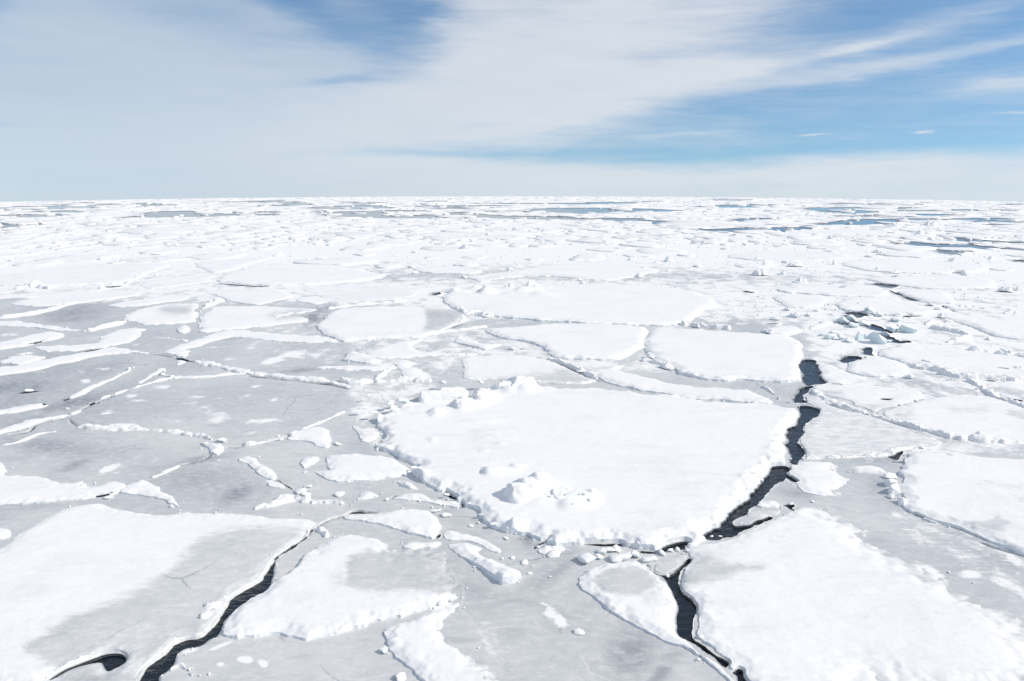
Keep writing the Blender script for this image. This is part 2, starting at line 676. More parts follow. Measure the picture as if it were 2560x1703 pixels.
def ice_body(poly, soft, H, seed, wall=None, lump=0.02, lump_s=0.3, rim=0.0, rim_w=0.4, roll=0.03, soft_w=1.0,
             step=(7.0, 5.0), cut=True, extra=None):
    """poly: ground polygon. returns V(3d), F, is_wall(face), attributes"""
    lo, hi = poly.min(0), poly.max(0)
    A, B = poly, np.roll(poly, -1, 0)
    softseg = (soft + np.roll(soft, -1)) * 0.5 > 0.5
    hardA, hardB = [A[~softseg]], [B[~softseg]]
    cuts = []
    pts = [poly]
    n0 = len(poly)
    edges = [(i, (i + 1) % n0) for i in range(n0)]
    off = n0
    if cut:
        for L in LEADS:
            if (L.max(0) < lo).any() or (L.min(0) > hi).any():
                continue
            ins = inside(L[:, 0], L[:, 1], poly)
            cros = inside(A[:, 0], A[:, 1], L)
            if not ins.any() and not cros.any():
                continue
            cuts.append(L)
            pts.append(L)
            edges += [(off + i, off + (i + 1) % len(L)) for i in range(len(L))]
            off += len(L)
            hardA.append(L)
            hardB.append(np.roll(L, -1, 0))
    hA, hB = np.vstack(hardA), np.vstack(hardB)
    sA, sB = A[softseg], B[softseg]

    def ok(x, y):
        m = inside(x, y, poly)
        for L in cuts:
            m &= ~inside(x, y, L)
        return m

    # inner ring just behind the broken edge
    e = 0.03 + 0.26 * H
    ringP = []
    for Q in [poly] + cuts:
        nx = np.roll(Q, -1, 0) - np.roll(Q, 1, 0)
        nrm = np.stack([nx[:, 1], -nx[:, 0]], 1) / np.maximum(np.hypot(nx[:, 0], nx[:, 1]), 1e-9)[:, None]
        for sgn in (1, -1):
            C = Q + nrm * sgn * e
            k = ok(C[:, 0], C[:, 1])
            C = C[k]
            if len(C):
                d = seg_dist(C[:, 0], C[:, 1], hA, hB)
                ringP.append(C[d > 0.8 * e])
    ring = np.vstack(ringP) if ringP else np.zeros((0, 2))
    # interior samples
    ppx, ppy = to_pixel(poly[:, 0], poly[:, 1], 0.1)
    sx, sy = step
    x0, x1 = max(ppx.min(), -250), min(ppx.max(), 2810)
    y0, y1 = max(ppy.min(), 480), min(ppy.max(), 1850)
    cand = []
    for (qx, qy, near) in ((sx, sy, False), (sx * 0.5, sy * 0.5, True)):
        gx, gy = np.meshgrid(np.arange(x0, x1, qx), np.arange(y0, y1, qy))
        gx = gx.ravel() + rng.uniform(-0.35, 0.35, gx.size) * qx
        gy = gy.ravel() + rng.uniform(-0.35, 0.35, gy.size) * qy
        wx, wy = to_ground(gx, gy, 0.1)
        k = ok(wx, wy)
        wx, wy = wx[k], wy[k]
        if len(wx) == 0:
            continue
        d = seg_dist(wx, wy, np.vstack([hA, sA]), np.vstack([hB, sB]))
        p = px_size(wx, wy)
        if near:
            k = (d > e + 0.7 * p) & (d < np.maximum(rim_w * 1.6, 5 * p))
        else:
            k = d > np.maximum(e + 0.7 * p, np.maximum(rim_w * 1.6, 5 * p))
        cand.append(np.stack([wx[k], wy[k]], 1))
    # outside the frame: sparse
    gx, gy = np.meshgrid(np.arange(lo[0], hi[0], 0.6), np.arange(lo[1], hi[1], 0.6))
    gx, gy = gx.ravel(), gy.ravel()
    if gx.size < 40000:
        qx, qy = to_pixel(gx, gy, 0.1)
        k = ((qx < -250) | (qx > 2810) | (qy > 1850))
        k[k] = ok(gx[k], gy[k])
        gx, gy = gx[k], gy[k]
        if len(gx):
            d = seg_dist(gx, gy, hA, hB)
            cand.append(np.stack([gx[d > 0.35], gy[d > 0.35]], 1))
    allp = np.vstack(pts + [ring] + cand)
    V, F = triangulate(allp, edges)
    c = V[F].mean(1)
    F = F[ok(c[:, 0], c[:, 1])]
    used = np.unique(F)
    remap = np.full(len(V), -1)
    remap[used] = np.arange(len(used))
    V, F = V[used], remap[F]
    x, y = V[:, 0], V[:, 1]
    dh = seg_dist(x, y, hA, hB) if len(hA) else np.full(len(x), 9.0)
    if len(sA):
        ds = seg_dist(x, y, sA, sB)
    else:
        ds = np.full(len(x), 1e3)
    on_edge = dh < 1e-3
    p = px_size(x, y)
    n1 = fbm(x / lump_s, y / lump_s, seed, 4, 0.55) - 0.5
    n2 = fbm(x / 2.2, y / 2.2, seed + 9, 3) - 0.5
    n3 = np.maximum(fbm(x / (lump_s * 0.8), y / (lump_s * 0.8), seed + 23, 4, 0.6) - 0.42, 0) * 2.2
    wv_ = 0.07 + (0.25 + 1.1 * H) * np.clip((fbm(x / (lump_s * 2.2), y / (lump_s * 2.2), seed + 77, 3, 0.6) - 0.30) * 2.2, 0.0, 1.3)
    prof = 0.30 + 0.70 * smooth(dh / (wv_ + 1.2 * e)) ** 0.8
    near_edge = np.exp(-dh / max(rim_w, 0.02))
    rim = rim * smooth((fbm(x / 2.6, y / 2.6, seed + 61, 2) - 0.38) / 0.22)
    h = H * prof + roll * n2 * 2 * smooth(dh / 1.0) + lump * n1 * 2 * (0.35 + near_edge) + rim * near_edge * n3
    if extra is not None:
        h = h + extra(x, y)
    sfac = smooth((ds + (n2 + n1 * 0.7) * soft_w * 0.9) / soft_w)
    h = np.where(ds < 900, (h + 0.05) * sfac - 0.05, h)
    h = np.where(ds < 1e-3, -0.08, h)
    z = SHEET_Z + h
    z[on_edge] = BED
    bare = np.where(ds < 900, 0.62 * (1 - smooth(ds / (soft_w * 1.1))), 0.0)
    V3 = np.stack([x, y, z + sag(x, y)], 1)
    wallf = on_edge[F].any(1)
    return V3, F, wallf, bare


def split_mesh(V, F, sel, attr):
    f = F[sel]
    u = np.unique(f)
    r = np.full(len(V), -1)
    r[u] = np.arange(len(u))
    return V[u], r[f], {k: a[u] for k, a in attr.items()}


n_seed = [100]
HK = 0.47


def floe(tile, label, pts, H=0.18, bares=(), soft_w=1.0, rim=0.05, rim_w=0.30, lump=0.02, lump_s=0.19, rough=0.07,
         rounds=1, mat=None, group=None, cat='ice floe', name='ice_floe', bare0=0.0, wetp=(), parts=True, roll=0.03,
         extra=None, cut=True, step=(7.0, 5.0), blocks=()):
    n_seed[0] += 13
    seed = n_seed[0]
    H *= HK
    rim *= 0.26
    rim_w *= 0.8
    P = photo(tile, pts)
    x, y = to_ground(P[:, 0], P[:, 1], SHEET_Z + H * 0.6)
    Q, S = chaikin(np.stack([x, y], 1), P[:, 2], rounds)
    Q, S = densify(Q, S)
    r = float(np.median(np.hypot(Q[:, 0], Q[:, 1])))
    Q = roughen(Q, 1.9 * rough * (0.7 + r / 70), 0.26 + r / 120, seed)
    FLOE_POLYS.append(Q)
    V, F, wf, bare = ice_body(Q, S, H, seed, lump=lump, lump_s=lump_s * (0.7 + r / 60), rim=rim, rim_w=rim_w * (0.7 + r / 60),
                              soft_w=soft_w, roll=roll, extra=extra, cut=cut, step=step)
    qx, qy = to_pixel(V[:, 0], V[:, 1], 0.2)
    bare = np.maximum(bare, bare0)
    wet = np.zeros(len(V))
    for bt, bp, ws, val in bares:
        bare = np.maximum(bare, val * soft_value(qx, qy, photo(bt, bp), ws * 1.7))
    for bt, cx, cy, rx, ry, ang, val in wetp:
        o = TILE[bt]
        wet = np.maximum(wet, val * bump_value(qx, qy, (o[0] + cx * TS, o[1] + cy * TS, rx * TS, ry * TS, ang)))
    c = V.mean(0)
    base = np.array([c[0], c[1], sag(c[0], c[1])])
    at = {'bare': bare, 'wet': wet}
    mat = mat or M_SNOW
    Vl = V - base
    if parts and wf.any():
        root = empty(name, base)
        v, f, a = split_mesh(Vl, F, ~wf, at)
        mesh_obj('snow_cover', v, f, mat, root, attrs=a)
        v, f, a = split_mesh(Vl, F, wf, at)
        mesh_obj('ice_edge', v, f, M_WALL, root, attrs=a)
    else:
        root = mesh_obj(name, V, F, mat, None, base, attrs=at)
    tag(root, label, cat, group)
    return root


def ridge(tile, label, pts, w, H=0.14, group='snow ridges along the seams of the grey ice', name='ice_ridge',
          cat='ice ridge', rough=0.10, mat=None, cut=True, lump=None):
    """a long thin ridge of broken ice and snow; w = width in traced pixels, one number or one per point"""
    n_seed[0] += 13
    seed = n_seed[0]
    P = photo(tile, pts)
    W = np.full(len(P), float(w)) if np.isscalar(w) else np.array(w, float)
    W = W * TS
    H *= 0.7
    x, y = to_ground(P[:, 0], P[:, 1], SHEET_Z)
    C, Wd = chaikin(np.stack([x, y], 1), W, 2, closed=False)
    # resample
    out, wo = [], []
    for i in range(len(C) - 1):
        st = max(0.05, 1.6 * px_size(*C[i]))
        m = max(1, int(np.ceil(np.hypot(*(C[i + 1] - C[i])) / st)))
        for j in range(m):
            out.append(C[i] + (C[i + 1] - C[i]) * j / m)
            wo.append(Wd[i] + (Wd[i + 1] - Wd[i]) * j / m)
    out.append(C[-1])
    wo.append(Wd[-1])
    C, Wd = np.array(out), np.array(wo)
    pm = px_size(C[:, 0], C[:, 1]) * 0.4            # metres per photo pixel
    t = np.linspace(0, 1, len(C))
    taper = np.minimum(1, np.minimum(t, 1 - t) / 0.06 + 0.35)
    # the trace sees the ridge foreshortened where it runs across the view
    tang = np.gradient(C, axis=0)
    tl = np.maximum(np.hypot(tang[:, 0], tang[:, 1]), 1e-9)
    nrm = np.stack([-tang[:, 1], tang[:, 0]], 1) / tl[:, None]
    r = np.hypot(C[:, 0], C[:, 1])
    view = C / r[:, None]
    along = np.abs((nrm * view).sum(1))             # 1: width lies along the line of sight
    fore = 1.0 + along * np.clip(r / CAM_H * 0.55 - 0.6, 0, 2.2)
    half = 0.5 * Wd * pm * fore * taper * (0.15 + 1.7 * fbm(C[:, 0] / (0.4 + Wd.mean() * pm * 1.5), C[:, 1] / (0.4 + Wd.mean() * pm * 1.5), seed, 4, 0.6))
    half = np.maximum(half, 0.05)
    Q = np.vstack([C + nrm * half[:, None], (C - nrm * half[:, None])[::-1]])
    Q, S = densify(Q, np.zeros(len(Q)))
    rm = float(np.median(r))
    Q = roughen(Q, rough * 0.85 * (0.7 + rm / 70), 0.25 + rm / 150, seed)
    FLOE_POLYS.append(Q)
    V, F, wf, bare = ice_body(Q, S, H, seed, lump=H * 0.75 if lump is None else lump, lump_s=0.22 * (0.7 + rm / 50), rim=H * 0.8,
                              rim_w=0.25 * (0.7 + rm / 50), step=(4.0, 3.0), cut=cut, roll=H * 0.5)
    c = V.mean(0)
    base = np.array([c[0], c[1], sag(c[0], c[1])])
    o = mesh_obj(name, V, F, mat or M_SNOW, None, base, attrs={'bare': bare, 'wet': bare * 0})
    tag(o, label, cat, group)
    return o


# ---- broken blocks -----------------------------------------------------------
def make_chunk_mesh(seed, flat=0.6, smooth_it=2, pointy=False):
    r = random.Random(seed)
    bm = bmesh.new()
    for _ in range(13):
        v = Vector((r.uniform(-1, 1), r.uniform(-0.75, 0.75), r.uniform(-0.5, 1.0)))
        v.normalize()
        v = Vector((v.x * r.uniform(0.75, 1.05), v.y * r.uniform(0.55, 0.9), v.z * r.uniform(0.6, 1.0) * flat))
        bm.verts.new(v)
    bmesh.ops.convex_hull(bm, input=bm.verts[:])
    lone = [v for v in bm.verts if not v.link_faces]
    if lone:
        bmesh.ops.delete(bm, geom=lone, context='VERTS')
    bmesh.ops.triangulate(bm, faces=bm.faces[:])
    bmesh.ops.subdivide_edges(bm, edges=bm.edges[:], cuts=2 if smooth_it else 1, use_grid_fill=True)
    for _ in range(smooth_it):
        bmesh.ops.smooth_vert(bm, verts=bm.verts[:], factor=0.5, use_axis_x=True, use_axis_y=True, use_axis_z=True)
    from mathutils import noise as mn
    for v in bm.verts:
        d = mn.noise(v.co * 2.6 + Vector((seed, 0, 0))) * 0.13 + mn.noise(v.co * 6 + Vector((0, seed, 0))) * 0.05
        v.co += v.co.normalized() * d * (1.0 if smooth_it else 0.45)
    zmin = min(v.co.z for v in bm.verts)
    for v in bm.verts:
        v.co.z -= zmin * 0.75
    me = bpy.data.meshes.new('ice_block')
    bmesh.ops.recalc_face_normals(bm, faces=bm.faces[:])
    bm.to_mesh(me)
    bm.free()
    me.polygons.foreach_set('use_smooth', [smooth_it > 0] * len(me.polygons))
    return me


CH_ROUND = [make_chunk_mesh(s, 0.62, 2) for s in range(1, 7)]
CH_SHARP = [make_chunk_mesh(s, 0.85, 0) for s in range(11, 18)]


def make_heap_mesh(seed, n=21):
    """a small jagged heap of upended ice, one connected surface about 2 units wide"""
    r = random.Random(seed)
    nr = np.linspace(0, 1, 9)
    V, F = [], []
    peaks = [(r.uniform(-.55, .55), r.uniform(-.35, .35), r.uniform(.35, 1.0), r.uniform(.10, .3), r.uniform(.5, 1.1), r.uniform(.3, .6), r.uniform(-.6, .6)) for _ in range(5)]
    edge = [0.75 + 0.25 * r.random() for _ in range(n)]
    for k, q in enumerate(nr):
        for i in range(n if k else 1):
            a = 2 * math.pi * i / n
            x = math.cos(a) * q * edge[i] + r.uniform(-.03, .03) * (q < 1)
            y = math.sin(a) * q * edge[i] * 0.7 + r.uniform(-.03, .03) * (q < 1)
            h = 0.05
            for (px, py, hh, wl, wr, wv, rot) in peaks:
                u = (x - px) * math.cos(rot) + (y - py) * math.sin(rot)
                v = -(x - px) * math.sin(rot) + (y - py) * math.cos(rot)
                t = min(1 + u / wl if u < 0 else 1 - u / wr, 1 - abs(v) / wv)
                h = max(h, 0.62 * hh * min(1.0, max(t, 0) * 1.35))
            h *= min(1.0, (1 - q) * 3.0)
            V.append((x, y, -0.12 if k == len(nr) - 1 else h * 0.8 + r.uniform(0, .06)))
    for i in range(n):
        F.append((0, 1 + i, 1 + (i + 1) % n))
    for k in range(1, len(nr) - 1):
        for i in range(n):
            a, b = 1 + (k - 1) * n + i, 1 + (k - 1) * n + (i + 1) % n
            F.append((a, a + n, b + n, b))
    me = bpy.data.meshes.new('ice_heap')
    me.from_pydata(V, [], F)
    return me


CH_HEAP = [make_heap_mesh(s) for s in range(60, 72)]
CH_FLAT = [make_chunk_mesh(s, 0.30, 1) for s in range(21, 26)]


def make_crumb_mesh(seed):
    r = random.Random(seed)
    bm = bmesh.new()
    bmesh.ops.create_icosphere(bm, subdivisions=1, radius=1.0)
    for v in bm.verts:
        v.co = Vector((v.co.x * r.uniform(.7, 1.15), v.co.y * r.uniform(.6, 1.1), v.co.z * r.uniform(.4, .9)))
    me = bpy.data.meshes.new('ice_crumb')
    bm.to_mesh(me)
    bm.free()
    return me


CHL = [make_crumb_mesh(s) for s in range(40, 52)]
for me in CH_ROUND + CH_SHARP + CH_FLAT + CH_HEAP:
    me.materials.append(M_BLOCK)
TEAL = []
for me in CH_ROUND[:3] + CH_SHARP[:3]:
    t = me.copy()
    t.materials.clear()
    t.materials.append(M_TEAL)
    TEAL.append(t)
_bi = [0]


def block(px, py, wpx, label, group, kind='round', hk=1.0, tilt=0.15, z=SHEET_Z, dk=1.0, bk=1.3, name='ice_block', rz=None, cat='ice block'):
    """one broken block of ice; wpx = its width in photo pixels"""
    _bi[0] += 1
    pool = {'round': CH_ROUND, 'sharp': CH_SHARP, 'flat': CH_FLAT, 'teal': TEAL, 'heap': CH_HEAP}[kind]
    r = random.Random(_bi[0] * 31)
    me = pool[_bi[0] % len(pool)]
    x, y = to_ground(px, py, z)
    x, y = float(x), float(y)
    s = wpx * float(px_size(x, y)) * 0.4 * 0.5 * bk
    o = bpy.data.objects.new(name, me)
    o.location = (x, y, z - 0.02 * s + sag(x, y))
    o.rotation_euler = (r.uniform(-tilt, tilt), r.uniform(-tilt, tilt), r.uniform(0, 6.28) if rz is None else rz)
    o.scale = (s, s * dk * r.uniform(0.8, 1.15), s * hk * r.uniform(0.8, 1.2))
    col.objects.link(o)
    tag(o, label, cat, group)
    return o


def chunk_pile(parent, name, items, mat=M_BLOCK):
    """several blocks frozen together: one mesh. items: (x, y, z, sx, sy, sz, rx, ry, rz, pool index, pool)"""
    Vs, Fs, o = [], [], 0
    for (x, y, z, sx, sy, sz, rx, ry, rz, k, pool) in items:
        me = pool[k % len(pool)]
        co = np.empty(len(me.vertices) * 3)
        me.vertices.foreach_get('co', co)
        co = co.reshape(-1, 3)
        M = Matrix.Translation((x, y, z)) @ Matrix.Rotation(rz, 4, 'Z') @ Matrix.Rotation(ry, 4, 'Y') @ Matrix.Rotation(rx, 4, 'X') \
            @ Matrix.Diagonal((sx, sy, sz, 1))
        A = np.array(M)
        Vs.append(co @ A[:3, :3].T + A[:3, 3])
        for p in me.polygons:
            Fs.append([i + o for i in p.vertices])
        o += len(co)
    V = np.vstack(Vs)
    return V, Fs


# ----------------------------------------------------------------------------
# open water: the cracks and pools between the ice
# ----------------------------------------------------------------------------
lead('F', [(850, -5), (885, 2), (922, 0), (918, 25), (925, 60), (940, 100), (960, 140), (990, 150), (960, 165), (930, 158), (860, 162, 0.25), (862, 100, 0.25), (847, 60, 0.25)], 0.09)
lead('F', [(845, 185), (880, 178), (920, 178), (905, 205), (868, 240), (855, 265), (888, 290), (830, 298), (770, 300), (728, 299), (728, 291), (770, 287), (788, 240, 0.02), (820, 215, 0.02), (824, 192, 0.02)], 0.08)
lead('F', [(825, 322), (885, 315), (915, 325), (940, 345), (930, 375), (900, 405), (880, 425), (850, 440), (838, 465), (830, 510), (820, 560), (830, 582), (846, 605), (845, 640), (850, 675),
           (820, 700), (785, 710, 0.08), (770, 695, 0.08), (752, 680, 0.08), (760, 650, 0.08), (755, 620, 0.08), (757, 590, 0.08), (722, 565, 0.08), (740, 530, 0.08), (735, 500, 0.08), (750, 455, 0.08), (800, 432, 0.08), (815, 402, 0.08), (842, 380), (850, 352), (843, 336)], 0.07)
lead('F', [(640, 745), (690, 735), (730, 738), (718, 775), (735, 785), (770, 808), (796, 835), (770, 825), (720, 797), (690, 822, 0.01), (650, 855, 0.01), (620, 880, 0.01), (590, 920, 0.01), (570, 955, 0.01), (525, 985, 0.01),
           (480, 1015, 0.01), (440, 1050, 0.01), (400, 1090, 0.01), (368, 1112), (375, 1136), (440, 1137), (500, 1122), (560, 1090), (640, 1075), (620, 1092, 0.01), (540, 1122, 0.01), (480, 1152, 0.01), (400, 1182, 0.01), (380, 1200, 0.01),
           (300, 1215, 0.01), (270, 1225, 0.01), (200, 1226, 0.01), (178, 1215), (185, 1195), (215, 1175), (275, 1150), (285, 1120), (330, 1070), (370, 1030), (430, 990), (470, 965), (490, 925), (530, 885), (580, 850), (612, 800)], 0.07)
lead('F', [(693, 988), (740, 996), (765, 986), (788, 1000), (768, 1015), (806, 1036), (778, 1044), (740, 1020), (718, 1004)], 0.05)
lead('I', [(-232, 570), (-205, 598), (-165, 635), (-115, 650), (-60, 648), (-20, 612), (20, 580), (72, 533), (72, 552), (45, 590), (10, 625), (0, 660), (5, 740), (30, 780), (60, 820), (98, 850), (106, 882),
           (92, 930), (82, 1000), (77, 1040), (82, 1080), (110, 1108), (180, 1148), (250, 1198), (300, 1223), (338, 1250, 0.01), (325, 1290, 0.01), (300, 1277, 0.01), (240, 1226, 0.01), (180, 1186, 0.01), (130, 1134, 0.01), (60, 1096, 0.01),
           (20, 1082, 0.01), (-4, 1055, 0.01), (-6, 990, 0.01), (-2, 920, 0.01), (-2, 850, 0.01), (-22, 800, 0.01), (-72, 740, 0.01), (-100, 692, 0.01), (-130, 668), (-175, 652), (-222, 612)], 0.04)
lead('I', [(360, 1318), (378, 1322), (400, 1288), (437, 1308), (432, 1340), (445, 1372), (475, 1400), (470, 1450), (430, 1430), (402, 1380), (404, 1350), (385, 1335)], 0.03)
lead('H', [(2040, 487), (2110, 492), (2165, 497), (2175, 507), (2100, 503), (2045, 498)], 0.03)
lead('H', [(2205, 478), (2240, 462), (2290, 440), (2357, 422), (2395, 432), (2380, 446), (2345, 448), (2360, 468), (2340, 476), (2310, 462), (2262, 478), (2225, 486)], 0.04)
lead('H', [(1650, 442), (1740, 440), (1830, 444), (1900, 437), (1952, 452), (1900, 452), (1830, 455), (1740, 450)], 0.03)
lead('G', [(2600, 222), (2480, 206), (2430, 206), (2357, 236), (2290, 252), (2210, 282), (2160, 320), (2112, 368), (2100, 390), (2040, 438), (1980, 478), (1900, 515), (1870, 560), (1850, 600), (1838, 640),
           (1810, 688), (1740, 725), (1660, 768), (1600, 800), (1562, 850), (1540, 890), (1500, 938), (1480, 968), (1430, 1030), (1360, 1068), (1290, 1080), (1200, 1110), (1170, 1150), (1120, 1190),
           (1060, 1240), (1010, 1280), (980, 1330), (962, 1385), (940, 1460), (1040, 1460), (1062, 1385), (1092, 1335), (1150, 1308), (1190, 1260), (1220, 1202), (1270, 1162), (1350, 1156), (1402, 1138),
           (1460, 1090), (1486, 1050, 0.15), (1520, 1000, 0.15), (1522, 960, 0.15), (1550, 905, 0.15), (1592, 852, 0.15), (1650, 806, 0.15), (1720, 766, 0.15), (1800, 724, 0.15), (1842, 690), (1856, 640), (1876, 585), (1896, 548), (1950, 504),
           (2020, 458), (2092, 412), (2118, 385), (2164, 334), (2208, 298), (2290, 266), (2357, 252), (2440, 228), (2500, 233), (2600, 228)], 0.05)
lead('G', [(330, 1378), (380, 1346), (450, 1300), (560, 1258), (650, 1224), (720, 1196), (800, 1186), (850, 1196), (870, 1225), (858, 1260), (800, 1290), (748, 1316), (720, 1300), (708, 1262), (690, 1250),
           (620, 1266), (520, 1292), (430, 1332), (370, 1368)], 0.01)
# small dark openings
lead('C', [(1248, 1098), (1280, 1065), (1322, 1063), (1335, 1085), (1322, 1105), (1342, 1127), (1280, 1122), (1255, 1112)], 0.10)
lead('C', [(1122, 1158), (1160, 1130), (1228, 1128), (1215, 1147), (1180, 1157), (1130, 1170)], 0.10)
lead('C', [(1355, 990), (1390, 962), (1432, 975), (1450, 1005), (1505, 1028), (1585, 1018), (1560, 1036), (1480, 1036), (1420, 1020)], 0.12)
lead('C', [(1270, 905), (1320, 905), (1380, 935), (1480, 955), (1440, 972), (1370, 950), (1310, 935)], 0.12)
lead('C', [(1120, 828), (1200, 820), (1290, 842), (1250, 866), (1180, 870), (1110, 850)], 0.15)
lead('C', [(1060, 880), (1120, 872), (1280, 900), (1230, 922), (1100, 905)], 0.15)
lead('C', [(1427, 675), (1450, 673), (1500, 695), (1560, 720), (1640, 748), (1600, 748), (1540, 726), (1470, 697)], 0.10)
lead('C', [(1320, 628), (1400, 629), (1510, 648), (1450, 662), (1380, 648)], 0.15)
lead('C', [(1785, 772), (1840, 797), (1895, 818), (1870, 828), (1820, 812)], 0.15)
lead('C', [(1430, 846), (1560, 851), (1690, 845), (1600, 858), (1480, 856)], 0.10)
lead('C', [(410, 668), (480, 678), (540, 690), (470, 692), (420, 680)], 0.10)
lead('C', [(2130, 1398), (2360, 1425), (2357, 1440), (2200, 1430)], 0.05)
lead('F', [(1365, 268), (1410, 265), (1472, 273), (1420, 278), (1380, 277)], 0.03)
lead('F', [(1420, 665), (1450, 660), (1490, 640), (1530, 618), (1532, 632), (1512, 655), (1505, 690), (1475, 686), (1450, 672)], 0.04)
lead('H', [(712, 80), (735, 80), (765, 108), (800, 125), (795, 134), (760, 128), (735, 112)], 0.03)
lead('H', [(822, 150), (850, 165), (850, 190), (832, 188)], 0.03)
lead('H', [(658, 410), (668, 385), (690, 368), (692, 382), (675, 402)], 0.03)
lead('H', [(1325, 470), (1362, 440), (1400, 424), (1445, 416), (1400, 432), (1362, 455), (1335, 476)], 0.025)
lead('D', [(110, 235), (150, 222), (230, 214), (320, 208), (250, 222), (180, 232)], 0.03)
lead('D', [(250, 300), (290, 298), (345, 302), (320, 312), (285, 322), (300, 308)], 0.03)
lead('D', [(420, 278), (470, 266), (500, 262), (470, 276), (440, 284)], 0.03)
lead('D', [(610, 305), (640, 292), (690, 294), (650, 303)], 0.03)
lead('D', [(640, 938), (690, 928), (780, 912), (730, 932), (690, 942)], 0.03)
lead('D', [(1885, 815), (1925, 830), (1975, 862), (2015, 890), (2000, 888), (1960, 866)], 0.02)
lead('B', [(640, 690), (700, 684), (690, 700), (650, 712), (630, 705)], 0.08)
lead('A', [(700, 650), (760, 648), (850, 642), (780, 656)], 0.08)
lead('A', [(180, 1050), (250, 1030), (300, 1018), (260, 1036)], 0.05)
lead('A', [(560, 1098), (650, 1082), (790, 1048), (700, 1080), (600, 1102)], 0.04)
lead('A', [(1190, 1138), (1240, 1140), (1340, 1166), (1280, 1162)], 0.05)
lead('A', [(1480, 622), (1560, 630), (1700, 643), (1900, 650), (1700, 648), (1560, 636)], 0.05)
crack('D', [(1552, 598), (1600, 602), (1660, 592)], 9)
crack('D', [(1455, 645), (1390, 688), (1310, 704), (1235, 722)], 8)
crack('D', [(1862, 556), (1925, 538), (1985, 520)], 7)
crack('D', [(475, 408), (500, 440), (545, 462)], 9)
crack('D', [(60, 512), (160, 500), (215, 485), (238, 445), (300, 425), (400, 408), (470, 400)], 8)
crack('D', [(2120, 905), (2080, 960), (2000, 948)], 6)
crack('H', [(722, 258), (800, 250), (900, 253), (950, 268)], 6)
crack('A', [(1700, 1262), (1900, 1284), (2100, 1305), (2250, 1318), (2380, 1350)], 7)
crack('A', [(1030, 1112), (1110, 1120), (1190, 1137)], 7)
crack('A', [(780, 1395), (700, 1425), (600, 1470), (500, 1520)], 7)
crack('B', [(700, 952), (760, 930), (830, 903)], 7)
crack('B', [(1000, 1090), (900, 1060), (800, 1040)], 6)
crack('B', [(1420, 1150), (1520, 1185), (1620, 1232), (1700, 1275), (1770, 1296)], 8)
crack('F', [(1000, 300), (1130, 345), (1300, 385), (1480, 440), (1650, 490)], 7)
crack('F', [(2050, 1250), (2200, 1300), (2357, 1352)], 8)
crack('F', [(1600, 1060), (1760, 1118), (1920, 1165), (2080, 1235)], 9)
crack('E', [(330, 957), (355, 945), (400, 930)], 7)
# wide open water far out
lead('C', [(1480, 310), (1560, 320), (1700, 345), (1900, 350), (2060, 360), (2150, 375), (2400, 385), (2400, 402), (2200, 392), (2100, 390), (1990, 415), (1960, 430), (1850, 427), (1780, 415), (1700, 400), (1590, 380), (1490, 365), (1530, 345), (1510, 325)], 0.5)
lead('C', [(1830, 310), (2000, 318), (2200, 336), (2420, 338), (2420, 356), (2100, 350), (1900, 337), (1830, 327)], 0.5)
lead('C', [(2240, 465), (2400, 453), (2420, 487), (2290, 482)], 0.5)
lead('C', [(-10, 238), (100, 243), (250, 255), (400, 247), (560, 242), (800, 242), (900, 228), (970, 238), (880, 257), (740, 265), (720, 282), (500, 280), (320, 275), (150, 265), (-10, 254)], 0.5)
lead('C', [(940, 215), (1100, 199), (1300, 187), (1510, 187), (1570, 199), (1500, 217), (1400, 222), (1150, 226), (1000, 226)], 0.5)
lead('C', [(860, 104), (1000, 106), (1200, 118), (1370, 129), (1330, 146), (1150, 152), (1020, 137), (900, 121)], 0.5)
lead('C', [(300, 197), (450, 179), (600, 180), (700, 188), (560, 197), (400, 202)], 0.5)
lead('C', [(1800, 186), (1950, 178), (2120, 178), (2300, 186), (2100, 192), (1900, 193)], 0.5)
lead('B', [(300, 168), (480, 161), (600, 159), (760, 146), (830, 138), (960, 150), (1050, 160), (1200, 165), (1450, 163), (1700, 183), (2000, 188), (2360, 200), (2360, 243), (2200, 227), (2080, 207), (1800, 192), (1500, 187), (1100, 187), (800, 182), (400, 182), (100, 174), (-40, 168), (-40, 138), (100, 136), (300, 134), (350, 150)], 0.5)
lead('B', [(1280, 126), (1400, 113), (1700, 110), (2000, 113), (2360, 125), (2200, 137), (1900, 147), (1600, 142), (1400, 137)], 0.5)
lead('B', [(-150, 102), (150, 90), (320, 96), (430, 110), (250, 117), (50, 120), (-150, 116)], 0.5)
lead('A', [(-60, 98), (300, 98), (500, 93), (800, 90), (1200, 86), (1260, 92), (1000, 102), (700, 107), (400, 117), (200, 124), (-60, 127)], 0.5)
lead('A', [(-60, 213), (80, 218), (300, 213), (370, 222), (200, 232), (60, 247), (-60, 250)], 0.5)
lead('A', [(130, 150), (250, 157), (440, 148), (450, 162), (250, 174), (150, 167)], 0.5)
lead('A', [(980, 140), (1250, 143), (1500, 148), (1700, 153), (1770, 150), (1560, 167), (1300, 172), (1000, 177), (680, 192), (900, 172), (1000, 160)], 0.5)
lead('A', [(2170, 130), (2260, 124), (2260, 168), (2190, 167), (2250, 150)], 0.4)
